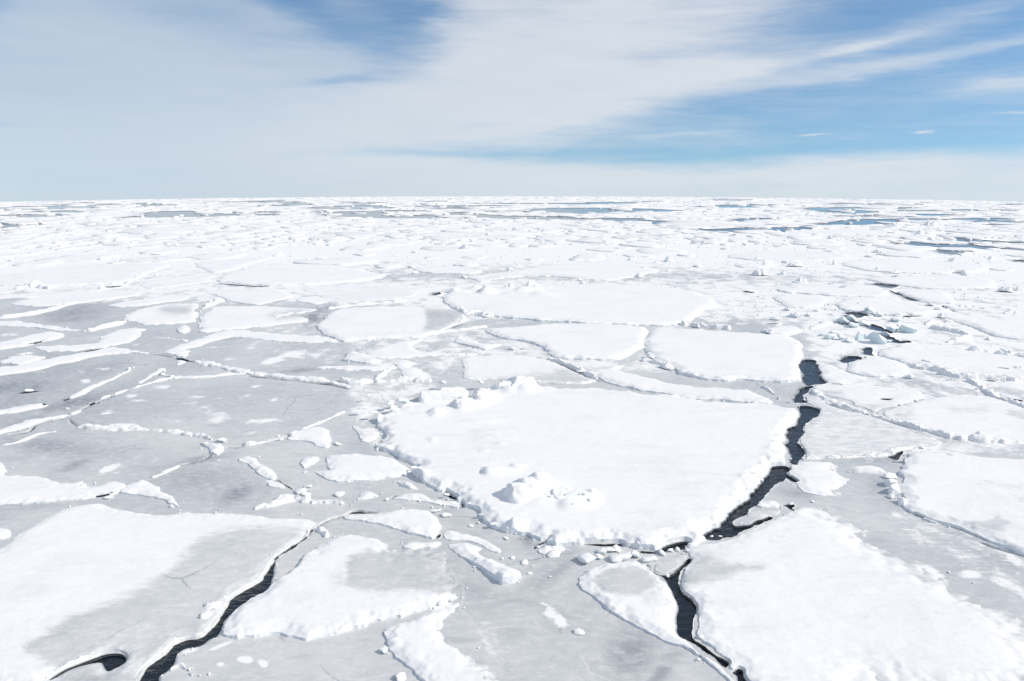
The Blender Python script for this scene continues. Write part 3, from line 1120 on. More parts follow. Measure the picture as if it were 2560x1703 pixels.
# narrow leads among the far floes
rl = random.Random(77)
for i in range(70):
    px = rl.uniform(-150, 2700)
    py = horizon_y(px) + rl.choice([rl.uniform(7, 26), rl.uniform(12, 62), rl.uniform(24, 62)]) * (1.0 if px > 1300 else 0.75)
    w = rl.uniform(25, 120)
    t = rl.uniform(1.2, 3.2)
    if px < 1500 and 560 < py:
        continue
    pts = []
    for a in range(10):
        th = a / 10 * 2 * math.pi
        pts.append((px + w * math.cos(th) * rl.uniform(0.7, 1.1), py + t * math.sin(th) * rl.uniform(0.5, 1.2)))
    lead('A', [((p[0]) / TS, (p[1] - 480) / TS) for p in pts], 0.4)

# ---- the sea itself
def disc(name, z, mat, rmax, rings, seg=160):
    V, F = [(0, 0, z)], []
    rs = np.geomspace(4, rmax, rings)
    for r in rs:
        for k in range(seg):
            a = 2 * math.pi * k / seg
            V.append((r * math.sin(a), r * math.cos(a), z - r * r / (2 * EARTH_R)))
    for k in range(seg):
        F.append((0, 1 + (k + 1) % seg, 1 + k))
    for i in range(rings - 1):
        for k in range(seg):
            a, b = 1 + i * seg + k, 1 + i * seg + (k + 1) % seg
            F.append((a, b, b + seg, a + seg))
    return mesh_obj(name, V, F, mat)


tag(disc('water', 0.0, M_WATER, 1400, 70, 256), kind='structure')

# ----------------------------------------------------------------------------
# the sheet of young grey ice that holds everything together
# ----------------------------------------------------------------------------
SNOWY = [   # tile, polygon, softness in photo px, amount: where wind has laid snow on the grey ice
    ('D', [(-60, 300), (600, 290), (900, 200), (2400, 100), (2400, 700), (1500, 560), (800, 440), (300, 500), (-60, 480)], 30, 0.05),
    ('I', [(1250, 240), (1500, 180), (2400, 520), (2400, 900), (2000, 680), (1500, 400)], 30, 0.50),
    ('F', [(780, 300), (2400, 300), (2400, 700), (800, 700)], 30, 0.55),
    ('F', [(900, -100), (2500, -100), (2500, 330), (900, 330)], 30, 0.58),
    ('C', [(0, 560), (2500, 560), (2500, 1200), (900, 1200), (800, 950), (0, 900)], 30, 0.66),
    ('B', [(0, 560), (2400, 560), (2400, 900), (900, 900), (0, 760)], 25, 0.66),
    ('A', [(-200, 380), (2400, 420), (2400, 800), (1300, 780), (-200, 760)], 25, 0.66),
    ('A', [(700, 760), (2400, 780), (2400, 1240), (1900, 1220), (1300, 900)], 30, 0.40),
    ('B', [(0, 880), (2400, 880), (2400, 1290), (300, 1290), (0, 1100)], 30, 0.52),
    ('E', [(20, 90), (600, 90), (1000, 130), (600, 260), (300, 400), (200, 560), (60, 470)], 34, 0.60),
    ('E', [(130, 440), (300, 440), (300, 640), (180, 600)], 16, 0.6),
    ('A', [(1300, 980), (2340, 1000), (2340, 1200), (1400, 1180)], 30, 0.24),
    ('B', [(500, 1100), (760, 1140), (720, 1260), (620, 1260)], 15, 0.45),
    ('H', [(800, 850), (1250, 1000), (1500, 1300), (1300, 1420), (900, 1420), (760, 1080)], 60, 0.40),
    ('G', [(0, 640), (-300, 640), (-300, 1500), (0, 1500)], 40, 0.3),
]
PATCH = [   # tile, x, y, rx, ry, angle, amount: single drifts and flecks of snow frozen to the grey ice
    ('D', 1100, 190, 95, 12, -3, 0.67), ('D', 920, 220, 60, 12, -8, 0.59), ('D', 910, 255, 60, 14, -8, 0.67), ('D', 940, 290, 105, 14, -6, 0.70), ('D', 1340, 265, 75, 14, -6, 0.67),
    ('D', 1300, 305, 85, 12, -5, 0.59), ('D', 1510, 275, 45, 10, 4, 0.67), ('D', 1660, 258, 65, 14, -12, 0.67), ('D', 1750, 188, 55, 10, -5, 0.59), ('D', 1500, 385, 130, 34, 10, 0.70),
    ('D', 1450, 425, 110, 24, 0, 0.59), ('D', 1200, 430, 105, 15, 0, 0.63), ('D', 1830, 425, 210, 18, -4, 0.59), ('D', 1740, 510, 120, 16, -8, 0.67), ('D', 1880, 282, 50, 16, -10, 0.67),
    ('D', 590, 150, 45, 14, 3, 0.74), ('D', 740, 70, 85, 11, -4, 0.59), ('D', 300, 90, 150, 9, -4, 0.59), ('D', 740, 372, 70, 15, -12, 0.52), ('D', 1100, 308, 30, 8, 0, 0.59),
    ('D', 250, 375, 20, 8, 0, 0.59), ('D', 190, 216, 40, 8, 0, 0.74), ('D', 740, 758, 75, 22, -22, 0.74), ('D', 808, 790, 45, 15, 0, 0.67), ('D', 950, 670, 60, 12, -10, 0.41), ('D', 1060, 690, 60, 14, -5, 0.41),
    ('D', 2150, 215, 60, 8, 0, 0.44), ('D', 1400, 335, 80, 20, -30, 0.44), ('D', 750, 945, 40, 14, -8, 0.67), ('D', 1640, 910, 100, 8, -8, 0.52), ('D', 2090, 780, 25, 26, 20, 0.52),
    ('D', 2170, 845, 40, 12, 0, 0.44), ('A', 550, 1240, 45, 8, 0, .7), ('A', 1850, 1165, 120, 22, -14, .9), ('A', 2000, 1120, 160, 14, -9, .7), ('A', 1450, 1070, 90, 10, 0, .6), ('A', 1560, 1155, 80, 10, -5, .6),
    ('A', 930, 1052, 50, 8, 0, .6), ('A', 1720, 1075, 60, 10, 0, .6), ('A', 60, 985, 80, 12, -3, .7), ('A', 180, 1115, 90, 10, -5, .7), ('A', 1050, 650, 90, 10, 0, .4),
    ('H', 1440, 935, 55, 45, 40, .8), ('H', 1500, 975, 60, 38, 35, .85), ('H', 1390, 860, 45, 14, 20, .6), ('H', 1150, 1180, 100, 40, 30, .35), ('H', 1890, 1010, 60, 16, 5, .35),
    ('H', 700, 900, 90, 60, -30, .6), ('I', 1700, 640, 120, 40, 25, .9), ('I', 1480, 250, 80, 25, 20, .6), ('I', 1990, 660, 90, 30, 5, .8), ('I', 1800, 385, 150, 12, 12, .6),
    ('G', 1680, 1245, 55, 22, 0, 1.), ('G', 1800, 1275, 35, 20, 40, .9), ('G', 1510, 1280, 30, 15, 0, .8), ('G', 1510, 1150, 110, 14, -22, .9), ('G', 1290, 1180, 80, 22, -10, 1.),
    ('G', 960, 1110, 45, 12, -15, .8), ('F', 1800, 200, 80, 10, 0, .6), ('F', 1300, 70, 120, 20, 0, .4), ('E', 230, 690, 50, 10, 0, .4), ('H', 2330, 600, 40, 10, 0, .2),
]
WET_AND_FALLOFF = [    # darker, thinner, wetter ice; broad left ellipses also paint in lens falloff
    ('D', 60, 240, 420, 330, 0, .50), ('D', 420, 300, 700, 200, -8, .34), ('A', 300, 1250, 420, 140, -12, .40), ('C', 1900, 1380, 500, 60, 8, .25), ('F', 1800, 480, 520, 40, 10, .2), ('F', 1950, 1180, 420, 50, 25, .25),
    ('D', 150, 60, 500, 90, -10, 0.72), ('D', 100, 200, 420, 60, -5, 0.85), ('D', 150, 440, 260, 40, -20, 0.78), ('D', 500, 300, 300, 50, -15, 0.91), ('D', 350, 600, 460, 60, 6, 0.59),
    ('D', 520, 730, 150, 30, -20, 0.65), ('D', 1620, 930, 110, 50, -25, 0.95), ('D', 1350, 800, 350, 120, 10, 0.36), ('D', 1400, 690, 200, 26, -10, 0.78), ('A', 480, 830, 260, 70, -5, 0.72), ('A', 500, 880, 200, 18, -5, 0.78),
    ('A', 1530, 1010, 90, 10, 0, 0.91), ('A', 700, 1230, 260, 60, -20, 0.52), ('A', 2160, 855, 110, 50, -35, 0.95), ('A', 2060, 1230, 140, 14, -6, 0.91), ('A', 1350, 1200, 150, 50, 0, 0.20), ('A', 1300, 640, 260, 22, 0, 0.39),
    ('H', 1280, 415, 75, 55, 30, .95), ('H', 2000, 1200, 170, 190, 30, .75), ('H', 2200, 1330, 160, 60, -50, .7), ('H', 1480, 640, 200, 50, -30, .35), ('H', 1550, 480, 80, 60, 60, .35), ('H', 950, 780, 200, 40, 10, .25),
    ('F', 800, 930, 140, 40, 10, .55), ('F', 1350, 690, 220, 40, 5, .50), ('F', 1350, 870, 80, 50, 50, .35), ('I', 1800, 300, 300, 30, 22, .55), ('I', 2200, 560, 220, 40, 20, .25),
    ('G', 620, 1350, 260, 40, 0, .6), ('D', 150, 1010, 300, 40, -5, 0.39), ('C', 2250, 760, 260, 26, 0, .55), ('B', 420, 500, 160, 40, 0, .35), ('C', 700, 740, 80, 30, 0, .3),
]


def build_sheet():
    pts = []
    xs = np.arange(-190, 2751, 6.0)
    hy = np.array([horizon_y(x) for x in xs])
    # rows: fine everywhere, tighter towards the horizon
    rows = [1.2]
    while rows[-1] < 1300:
        rows.append(rows[-1] + min(4.6, 1.3 + rows[-1] * 0.035))
    rows = np.array(rows)
    gx = np.repeat(xs[:, None], len(rows), 1)
    gy = hy[:, None] + rows[None, :]
    k = gy < 1790
    gx, gy = gx[k], gy[k]
    gx = gx + rng.uniform(-0.4, 0.4, gx.size) * 6
    wx, wy = to_ground(gx, gy, 0.0)
    P = np.stack([wx, wy], 1)
    LA = np.vstack(LEADS)
    LB = np.vstack([np.roll(L, -1, 0) for L in LEADS])
    # coarse rest of the sheet, all round
    C = []
    for r in np.geomspace(2.5, 900, 46):
        for a in np.linspace(-math.pi, math.pi, 90, endpoint=False):
            C.append((r * math.sin(a), r * math.cos(a)))
    C = np.array(C + [(0, 0)])
    qx, qy = to_pixel(C[:, 0], C[:, 1], 0.0)
    r = np.hypot(C[:, 0], C[:, 1])
    vis = (C[:, 1] > 0.5) & (qx > -190) & (qx < 2750) & (qy < 1790) & (r < 470)
    P = np.vstack([P, C[~vis]])
    # keep clear of the edges of the water
    keep = np.ones(len(P), bool)
    for L in LEADS:
        lo, hi = L.min(0), L.max(0)
        m = 0.3 * px_size(*L.mean(0)) + 0.02
        s = np.nonzero((P[:, 0] > lo[0] - m) & (P[:, 0] < hi[0] + m) & (P[:, 1] > lo[1] - m) & (P[:, 1] < hi[1] + m))[0]
        if len(s):
            d = seg_dist(P[s, 0], P[s, 1], L, np.roll(L, -1, 0))
            ins = inside(P[s, 0], P[s, 1], L)
            keep[s[(d < m) | ins]] = False
    P = P[keep]
    edges, off, allp = [], 0, []
    for L in LEADS:
        edges += [(off + i, off + (i + 1) % len(L)) for i in range(len(L))]
        off += len(L)
        allp.append(L)
    allp.append(P)
    V, F = triangulate(np.vstack(allp), edges)
    c = V[F].mean(1)
    k = np.ones(len(F), bool)
    for L in LEADS:
        k &= ~inside(c[:, 0], c[:, 1], L)
    F = F[k]
    u = np.unique(F)
    rm = np.full(len(V), -1)
    rm[u] = np.arange(len(u))
    V, F = V[u], rm[F]
    x, y = V[:, 0], V[:, 1]
    r = np.hypot(x, y)
    far = smooth((r - 70) / 60)
    z = SHEET_Z + 0.02 * (fbm(x / 1.5, y / 1.5, 5, 3) - 0.5) + far * 0.20 * np.maximum(fbm(x / 3.0, y / 3.0, 8, 4, 0.6) - 0.45, 0)
    # open edges hang down into the water
    E = np.sort(np.vstack([F[:, [0, 1]], F[:, [1, 2]], F[:, [2, 0]]]), 1)
    key = E[:, 0].astype(np.int64) * (len(V) + 1) + E[:, 1]
    uq, first, cnt = np.unique(key, return_index=True, return_counts=True)
    be = E[first[cnt == 1]]
    be = be[(r[be] < 700).all(1)]
    bv = np.unique(be)
    mp = np.full(len(V), -1)
    mp[bv] = np.arange(len(bv)) + len(V)
    z[bv] = SHEET_Z - 0.01
    V3 = np.vstack([np.stack([x, y, z + sag(x, y)], 1), np.stack([x[bv], y[bv], BED + sag(x[bv], y[bv])], 1)])
    Fs = F.tolist() + [[a, b, mp[b], mp[a]] for a, b in be]
    px, py = to_pixel(V3[:, 0], V3[:, 1], 0.01)
    front = V3[:, 1] > 1
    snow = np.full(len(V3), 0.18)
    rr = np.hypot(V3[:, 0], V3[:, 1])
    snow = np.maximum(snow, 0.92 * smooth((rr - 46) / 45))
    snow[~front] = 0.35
    for t, p, ws, v in SNOWY:
        snow = np.maximum(snow, np.where(front, v * soft_value(px, py, photo(t, p), ws * 1.5), 0))
    for t, cx, cy, rx, ry, ang, v in PATCH:
        o = TILE[t]
        snow = np.maximum(snow, np.where(front, v * bump_value(px, py, (o[0] + cx * TS, o[1] + cy * TS, rx * TS * 1.15, ry * TS * 1.25, ang)), 0))
    wet = np.zeros(len(V3))
    for t, cx, cy, rx, ry, ang, v in WET_AND_FALLOFF:
        o = TILE[t]
        wet = np.maximum(wet, np.where(front, v * bump_value(px, py, (o[0] + cx * TS, o[1] + cy * TS, rx * TS, ry * TS, ang)), 0))
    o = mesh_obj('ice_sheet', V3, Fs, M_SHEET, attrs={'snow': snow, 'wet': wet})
    tag(o, kind='structure')


build_sheet()

# ----------------------------------------------------------------------------
# floes of the foreground
# ----------------------------------------------------------------------------
NEARF = 'snow covered floes around the middle crack'
# the big central floe, with its ridge of upended slabs and its hummock
CENT = [(225, 577), (262, 550), (308, 512), (296, 470), (252, 430), (268, 398), (285, 372), (350, 345), (480, 300), (640, 262), (800, 230), (1000, 195), (1340, 168), (1500, 184), (1800, 186), (2000, 218),
        (2300, 240), (2430, 272), (2600, 284), (2900, 297), (3090, 312), (3160, 330), (3180, 350), (3170, 380), (3140, 412), (3085, 440), (3072, 480), (3062, 530), (3050, 567), (3082, 592), (3084, 650),
        (3068, 708), (3010, 738), (2965, 748), (2930, 800), (2860, 868), (2820, 920), (2795, 965), (2730, 1000), (2660, 1058), (2615, 1115), (2600, 1148), (2530, 1180), (2500, 1212), (2450, 1236),
        (2330, 1246), (2240, 1258), (2150, 1290), (2080, 1292), (1990, 1270), (1900, 1252), (1800, 1256), (1690, 1252), (1580, 1262), (1450, 1240), (1385, 1238), (1340, 1205), (1285, 1178), (1215, 1168),
        (1150, 1155), (1080, 1138), (1010, 1128), (998, 1096), (908, 1046), (905, 1012), (850, 972), (790, 932), (720, 897), (640, 860), (545, 812), (492, 775), (470, 745), (520, 722), (440, 702),
        (360, 645), (300, 612)]


def cent_extra(x, y):
    qx, qy = to_pixel(x, y, 0.4)
    h = np.zeros(len(x))
    # (E-tile x, y, rx left, rx right, ry, height in m): wind-packed drifts, steep to the left and trailing off to the right
    for cx, cy, rl_, rr_, ry, hh in [(1270, 160, 110, 90, 40, .38), (1160, 175, 70, 120, 26, .22), (940, 235, 16, 130, 50, .30), (820, 280, 30, 110, 36, .26), (1085, 165, 50, 90, 22, .25),
                                     (690, 180, 60, 120, 30, .30), (600, 225, 55, 190, 32, .26), (660, 335, 50, 40, 28, .16), (430, 260, 70, 90, 34, .30), (340, 290, 40, 60, 36, .26), (240, 350, 60, 50, 34, .18),
                                     (180, 330, 60, 60, 20, .14),
                                     (1000, 735, 22, 230, 26, .14), (1190, 700, 20, 90, 14, .06), (630, 520, 14, 20, 20, .09), (970, 595, 14, 40, 10, .05), (1095, 545, 24, 40, 10, .05),
                                     (1380, 900, 150, 230, 70, .10), (1570, 940, 90, 200, 60, .10), (1720, 910, 60, 70, 40, .08), (510, 745, 26, 90, 34, .22), (1190, 1080, 26, 90, 24, .12),
                                     (1040, 470, 150, 200, 12, .05), (1000, 505, 120, 240, 12, .05), (980, 390, 140, 160, 12, .05), (2750, 760, 12, 50, 10, .04)]:
        ex, ey = TILE['E'][0] + cx * TS, TILE['E'][1] + cy * TS
        dx = qx - ex
        u = np.where(dx < 0, dx / (rl_ * TS), dx / (rr_ * TS))
        v = (qy - ey) / (ry * TS)
        q = np.sqrt(u * u + v * v)
        h = np.maximum(h, hh * smooth(1.35 - q * 1.05))
    # the row of trampled lumps along the crack
    A = photo('F', [(700, 440), (640, 560), (600, 640), (540, 770), (470, 860), (390, 900), (330, 990)])[:, :2]
    d = seg_dist(qx, qy, A[:-1], A[1:])
    h += 0.06 * np.exp(-(d / 9) ** 2) * np.maximum(fbm(x / 0.22, y / 0.22, 71, 3) - 0.42, 0) * 3
    # lumpy front rim
    lump = fbm(x / 0.35, y / 0.35, 55, 4, 0.6)
    rubble = smooth((330 - (qx - TILE['E'][0]) / TS * 0.55 - 0) / 200) * smooth((420 - (qy - TILE['E'][1]) / TS) / 160)
    h += rubble * 0.35 * np.maximum(lump - 0.45, 0)
    h *= 1 + 0.5 * (lump - 0.5)
    return h


central = floe('E', 'huge flat white floe with a blue shaded hummock, left of the black crack', CENT, H=0.42, rim=0.13, rim_w=0.40, rough=0.10, extra=cent_extra,
               rounds=1, step=(6.0, 4.5), roll=0.02)


def pile_on(parent, tile, name, blocks, pool=None, mat=None, label=None, z=0.34):
    """frozen-on blocks given as (x, y, width, height factor, ry tilt, rz) in traced pixels"""
    r = random.Random(len(blocks) * 17 + len(name))
    L = parent.location
    pool = pool or CH_SHARP
    for i, (bx, by, w, hk, ry, rz) in enumerate(blocks):
        P = photo(tile, [(bx, by)])[0]
        x, y = to_ground(P[0], P[1], z)
        x, y = float(x), float(y)
        s = w * TS * float(px_size(x, y)) * 0.4 * 0.5
        o = bpy.data.objects.new(name, pool[i % len(pool)])
        o.location = (x - L.x, y - L.y, z + sag(x, y) - L.z - 0.10 * s)
        o.rotation_euler = (r.uniform(-.2, .2), ry, rz)
        o.scale = (s, s * r.uniform(.6, .9), s * hk)
        o.parent = parent
        col.objects.link(o)


def mound(parent, tile, name, pts, H, seed, mat=M_SNOW, facets=(), sharp=1.0, label=None, lumpy=0.25, z0=0.3):
    """an upended mass of ice: planes of broken slabs, steep towards the left, drifted snow to the right"""
    P = photo(tile, pts)
    x, y = to_ground(P[:, 0], P[:, 1], z0)
    # the traced outline includes the height of the mass: pull the far side in
    Q, S = chaikin(np.stack([x, y], 1), np.zeros(len(P)), 1)
    c = Q.mean(0)
    Q, S = densify(Q, S, 1.2)
    lo, hi = Q.min(0), Q.max(0)
    sp = max(0.05, 1.1 * float(px_size(*c)))
    gx, gy = np.meshgrid(np.arange(lo[0], hi[0], sp), np.arange(lo[1], hi[1], sp))
    gx, gy = gx.ravel() + rng.uniform(-.3, .3, gx.size) * sp, gy.ravel() + rng.uniform(-.3, .3, gx.size) * sp
    k = inside(gx, gy, Q)
    gx, gy = gx[k], gy[k]
    A, B = Q, np.roll(Q, -1, 0)
    d = seg_dist(gx, gy, A, B)
    k = d > 0.5 * sp
    pts2 = np.vstack([Q, np.stack([gx[k], gy[k]], 1)])
    V, F = triangulate(pts2, [(i, (i + 1) % len(Q)) for i in range(len(Q))])
    cc_ = V[F].mean(1)
    F = F[inside(cc_[:, 0], cc_[:, 1], Q)]
    x, y = V[:, 0], V[:, 1]
    d = seg_dist(x, y, A, B)
    h = np.zeros(len(x))
    wob = (fbm(x / 0.35, y / 0.35, seed + 3, 3) - 0.5)
    wob2 = (fbm(x / 0.35, y / 0.35, seed + 8, 3) - 0.5)
    for (tx, ty, hh, wl, wr, wf, wb, rot) in facets:
        fp = photo(tile, [(tx, ty)])[0]
        fx, fy = to_ground(fp[0], fp[1], z0)
        X, Y = x - fx + wob * 0.25, y - fy + wob2 * 0.25
        u = X * math.cos(rot) + Y * math.sin(rot)
        v = -X * math.sin(rot) + Y * math.cos(rot)
        q = np.minimum(np.where(u < 0, 1 + u / wl, 1 - u / wr), np.where(v < 0, 1 + v / wf, 1 - v / wb))
        h = np.maximum(h, 0.8 * hh * np.clip(q, 0, 1) ** 0.85)
    h *= np.clip(d / (0.2 * H), 0, 1)
    h += lumpy * H * (fbm(x / 0.3, y / 0.3, seed, 4, 0.6) - 0.5) * np.clip(d / (0.2), 0, 1)
    L = parent.location
    z = np.where(d < 1e-3, z0 - 0.15, z0 + h - 0.02)
    V3 = np.stack([x - L.x, y - L.y, z + sag(x, y) - L.z], 1)
    o = mesh_obj(name, V3, F, mat, parent, attrs={'bare': np.zeros(len(x)), 'wet': np.zeros(len(x))})
    if label:
        o['label'] = label
    return o


mound(central, 'E', 'hummock', [(1100, 930), (1130, 960), (1200, 985), (1320, 975), (1430, 960), (1500, 930), (1500, 880), (1440, 830), (1340, 810), (1240, 830), (1150, 880)], 0.5, 4,
      facets=[(1165, 935, .46, .14, 1.9, .55, .9, .35), (1255, 895, .50, .20, 1.5, .6, .7, .5), (1340, 860, .52, .25, 1.3, .8, .5, .6), (1440, 920, .22, .1, .7, .3, .4, .2)],
      label='tall hummock with a blue shaded left face', lumpy=0.20)
mound(central, 'E', 'hummock', [(1410, 900), (1440, 950), (1520, 985), (1620, 980), (1700, 975), (1790, 930), (1760, 890), (1660, 890), (1580, 880), (1500, 870)], 0.3, 9,
      facets=[(1460, 925, .30, .10, .7, .4, .35, .3), (1545, 920, .22, .15, .6, .35, .3, .2), (1650, 935, .22, .10, .5, .3, .3, .4), (1720, 925, .20, .08, .5, .3, .3, .3)], lumpy=0.35)
pile_on(central, 'E', 'ice_block', [(1450, 940, 60, .6, .2, .3), (1560, 905, 90, .8, -.3, .6), (1650, 920, 70, .7, .3, 1.2), (1700, 960, 60, .5, .1, 2.2), (1330, 800, 80, .8, .3, .2),
                                (1600, 930, 150, .8, -.3, .4),  (1750, 905, 50, .5, .2, .3), (1610, 985, 70, .4, .1, .9)])
mound(central, 'E', 'pressure_ridge', [(530, 272), (560, 285), (640, 278), (860, 270), (900, 235), (840, 200), (700, 185), (640, 200), (560, 225)], 0.34, 21,
      facets=[(560, 255, .36, .06, 3.2, .9, .8, .05), (700, 225, .30, .2, 2.2, .6, .6, .1)], lumpy=0.15, label='flat topped slab at the left end of the ridge')
mound(central, 'E', 'pressure_ridge', [(990, 215), (1040, 220), (1180, 210), (1340, 195), (1360, 175), (1290, 145), (1200, 135), (1100, 160), (1000, 185)], 0.5, 33,
      facets=[(1110, 190, .42, .12, 1.1, .5, .6, .3), (1215, 180, .55, .5, 1.6, 1.2, 1.0, .1), (1275, 175, .50, .8, 1.0, 1.0, .9, .0)], lumpy=0.14)
mound(central, 'E', 'pressure_ridge', [(770, 320), (800, 335), (900, 325), (1060, 290), (1080, 265), (1000, 240), (930, 235), (850, 265), (790, 290)], 0.4, 35,
      facets=[(800, 310, .34, .08, 1.1, .5, .5, .4), (935, 268, .44, .07, 1.2, .45, .5, .5), (870, 300, .22, .3, .9, .4, .4, .2)], lumpy=0.16)
pile_on(central, 'E', 'upended_slab', [(955, 255, 90, 1.3, -.5, .5), (1020, 262, 60, .6, -.2, .5)], CH_SHARP)
pile_on(central, 'E', 'upended_slab', [(1115, 190, 90, 1.1, -.4, .3), (1160, 185, 70, .7, .2, .3)], CH_SHARP)
pile_on(central, 'E', 'ice_block', [(815, 300, 90, .9, -.3, .4), (880, 285, 80, .7, .2, .8), (640, 345, 70, .6, .2, .3), (430, 285, 110, .9, .3, .4), (350, 300, 90, .9, -.2, .8), (300, 320, 60, .7, .2, .2),
                                (230, 360, 80, .6, 0, .3), (960, 160, 90, .8, .2, .9), (700, 160, 90, .9, .2, .2), (160, 330, 90, .4, 0, .2), (200, 240, 60, .6, .2, .7), (420, 205, 50, .6, .1, .7)], CH_ROUND)
pile_on(central, 'E', 'ice_block', [(505, 745, 70, 1.0, .2, .3), (470, 770, 50, .7, .1, .9), (880, 985, 60, .6, .1, .2), (1060, 1120, 90, .5, .1, .4), (1150, 1140, 70, .5, .1, 1.1), (960, 1060, 60, .5, 0, .3),
                                    (1190, 1085, 60, .6, .2, .3), (2050, 1255, 90, .5, 0, .3), (2120, 1225, 60, .5, .2, .3), (1990, 1245, 60, .4, 0, .8), (730, 920, 50, .5, 0, .3)], CH_ROUND, z=0.18)

# bottom right
floe('I', 'vast white floe filling the bottom right corner, right of the black crack',
     [(270, 412), (380, 382), (450, 342), (560, 287), (620, 268), (720, 216), (800, 210), (820, 185), (900, 166), (1000, 160, 0), (1100, 180, 1), (1200, 215, 1), (1300, 260, 1), (1400, 330, 1), (1480, 390, 1),
      (1600, 470, 1), (1750, 570, 1), (1900, 660, 1), (2050, 730, 1), (2250, 830, 1), (2500, 980, 1), (2800, 1250, 1), (2800, 1650, 1), (520, 1650, 0), (450, 1420), (330, 1300), (300, 1225), (180, 1150),
      (82, 1082), (77, 1040), (105, 880), (60, 820), (0, 735), (0, 650), (72, 540), (60, 505), (30, 472), (60, 442), (130, 425), (200, 425)],
     H=0.16, soft_w=1.6, rough=0.06, rim=0.05, bare0=0.10, step=(8, 6),
     bares=[('I', [(110, 470), (200, 480), (330, 540), (480, 560), (590, 560), (560, 610), (400, 610), (330, 640), (200, 690), (60, 720), (10, 700), (0, 640), (80, 560)], 16, 0.75),
            ('I', [(600, 380), (720, 370), (700, 430), (620, 440)], 14, 0.4), ('I', [(600, 1290), (780, 1290), (760, 1379), (600, 1379)], 20, 0.4),
            ('I', [(150, 690), (260, 780), (240, 860), (130, 840)], 16, 0.35), ('I', [(1000, 480), (1180, 500), (1150, 560), (1010, 560)], 20, 0.3)])
floe('I', 'white floe at the right edge with blue shadowed broken blocks along its left side',
     [(1530, -200), (1600, -220), (1650, -222), (1760, -190), (1900, -172), (2357, -142), (2700, -120), (2900, 700), (2600, 620), (2357, 510), (2250, 460), (2100, 400), (1900, 318), (1750, 280), (1640, 240),
      (1560, 190), (1510, 130), (1488, 80), (1490, 0), (1502, -50), (1488, -90), (1500, -130), (1515, -160)],
     H=0.27, rim=0.14, rough=0.10, bares=[('I', [(1950, 280), (2080, 285), (2140, 265), (2180, 225), (2200, 265), (2265, 290), (2200, 310), (2230, 350), (2120, 330)], 8, 0.95),
                                          ('I', [(2000, 20), (2200, 10), (2400, 20), (2400, 60), (2200, 50)], 14, 0.5), ('I', [(2280, 110), (2400, 90), (2400, 150), (2320, 150)], 10, 0.55)])
floe('F', 'thin grey ice plate with snowy patches just right of the crack bend',
     [(870, 430), (838, 470), (832, 515), (824, 560), (848, 605), (852, 668), (960, 668), (1100, 672), (1250, 662), (1400, 650), (1500, 622), (1600, 602), (1740, 590, 0), (1830, 560, 0), (1700, 520), (1560, 470), (1350, 400),
      (1200, 345), (1100, 312), (970, 270), (920, 240), (905, 250), (875, 245), (862, 270), (890, 292), (945, 340), (935, 378)],
     H=0.10, bare0=0.40, rough=0.07, mat=M_DULL, rim=0.06)
floe('F', 'narrow snowy plate bordered by a low ridge above the grey plate',
     [(925, 180), (1000, 170), (1200, 188), (1500, 190), (1700, 230), (1600, 280), (1400, 322), (1345, 365), (1250, 322), (1150, 262), (1000, 240), (912, 212)], H=0.10, bare0=0.16, rough=0.08,
     bares=[('F', [(950, 190), (1120, 190), (1130, 230), (1000, 230)], 8, 0.7), ('F', [(1280, 290), (1450, 260), (1400, 310), (1330, 340)], 10, 0.6)])
floe('F', 'white plate with grey wind scars near the right edge, above the shadowed floe',
     [(1370, 352), (1500, 312), (1800, 240), (2000, 230), (2300, 272), (2450, 330), (2600, 560), (2357, 560), (2100, 542), (1900, 535), (1700, 480), (1500, 430), (1400, 392)], H=0.12, bare0=0.12, rough=0.08,
     bares=[('F', [(1450, 340), (1600, 330), (1620, 390), (1480, 390)], 12, 0.6), ('F', [(1800, 310), (2100, 300), (2150, 350), (1850, 340)], 10, 0.5), ('F', [(2230, 320), (2400, 340), (2400, 400), (2260, 370)], 10, 0.7)])
floe('F', 'rounded white pan touching the bend of the crack, between two black openings',
     [(728, 770), (765, 712), (850, 685), (1000, 692), (1080, 712), (1130, 752), (1180, 775, 1), (1240, 810, 1), (1230, 880, 1), (1150, 920), (1000, 932), (850, 912), (790, 875), (795, 835), (740, 788)], H=0.14, rough=0.05,
     soft_w=0.8, rim=0.03)
floe('F', 'thin snowy crescent between the white pan and the shadowed right floe',
     [(1140, 752), (1180, 727), (1300, 722), (1400, 745), (1475, 790), (1480, 830), (1440, 830), (1400, 790, 1), (1300, 785, 1), (1200, 780, 1)], H=0.10, soft_w=0.5, rough=0.06)
floe('F', 'small white floe wedged at the right bank of the crack',
     [(520, 988), (570, 962), (640, 955), (690, 975), (705, 992), (690, 1008), (600, 1012), (545, 1008)], H=0.14, rough=0.05)
floe('F', 'thin grey sliver of ice afloat inside the fork of the crack',
     [(385, 1108), (430, 1065), (520, 1016), (600, 1022), (715, 1028), (640, 1068), (560, 1085), (500, 1116), (440, 1128), (385, 1126)], H=0.07, rough=0.04, bare0=0.6, rim=0.03,
     bares=[('F', [(430, 1060), (520, 1020), (540, 1060), (500, 1110), (400, 1125)], 10, 1.0)])
floe('I', 'grey plate floating in the black fork at the foot of the big floe',
     [(-175, 590), (-128, 545), (0, 500), (40, 492), (72, 518), (50, 545), (0, 585), (-66, 634), (-148, 634), (-172, 615)], H=0.05, rough=0.03, bare0=0.9, cut=False, rim=0.02)

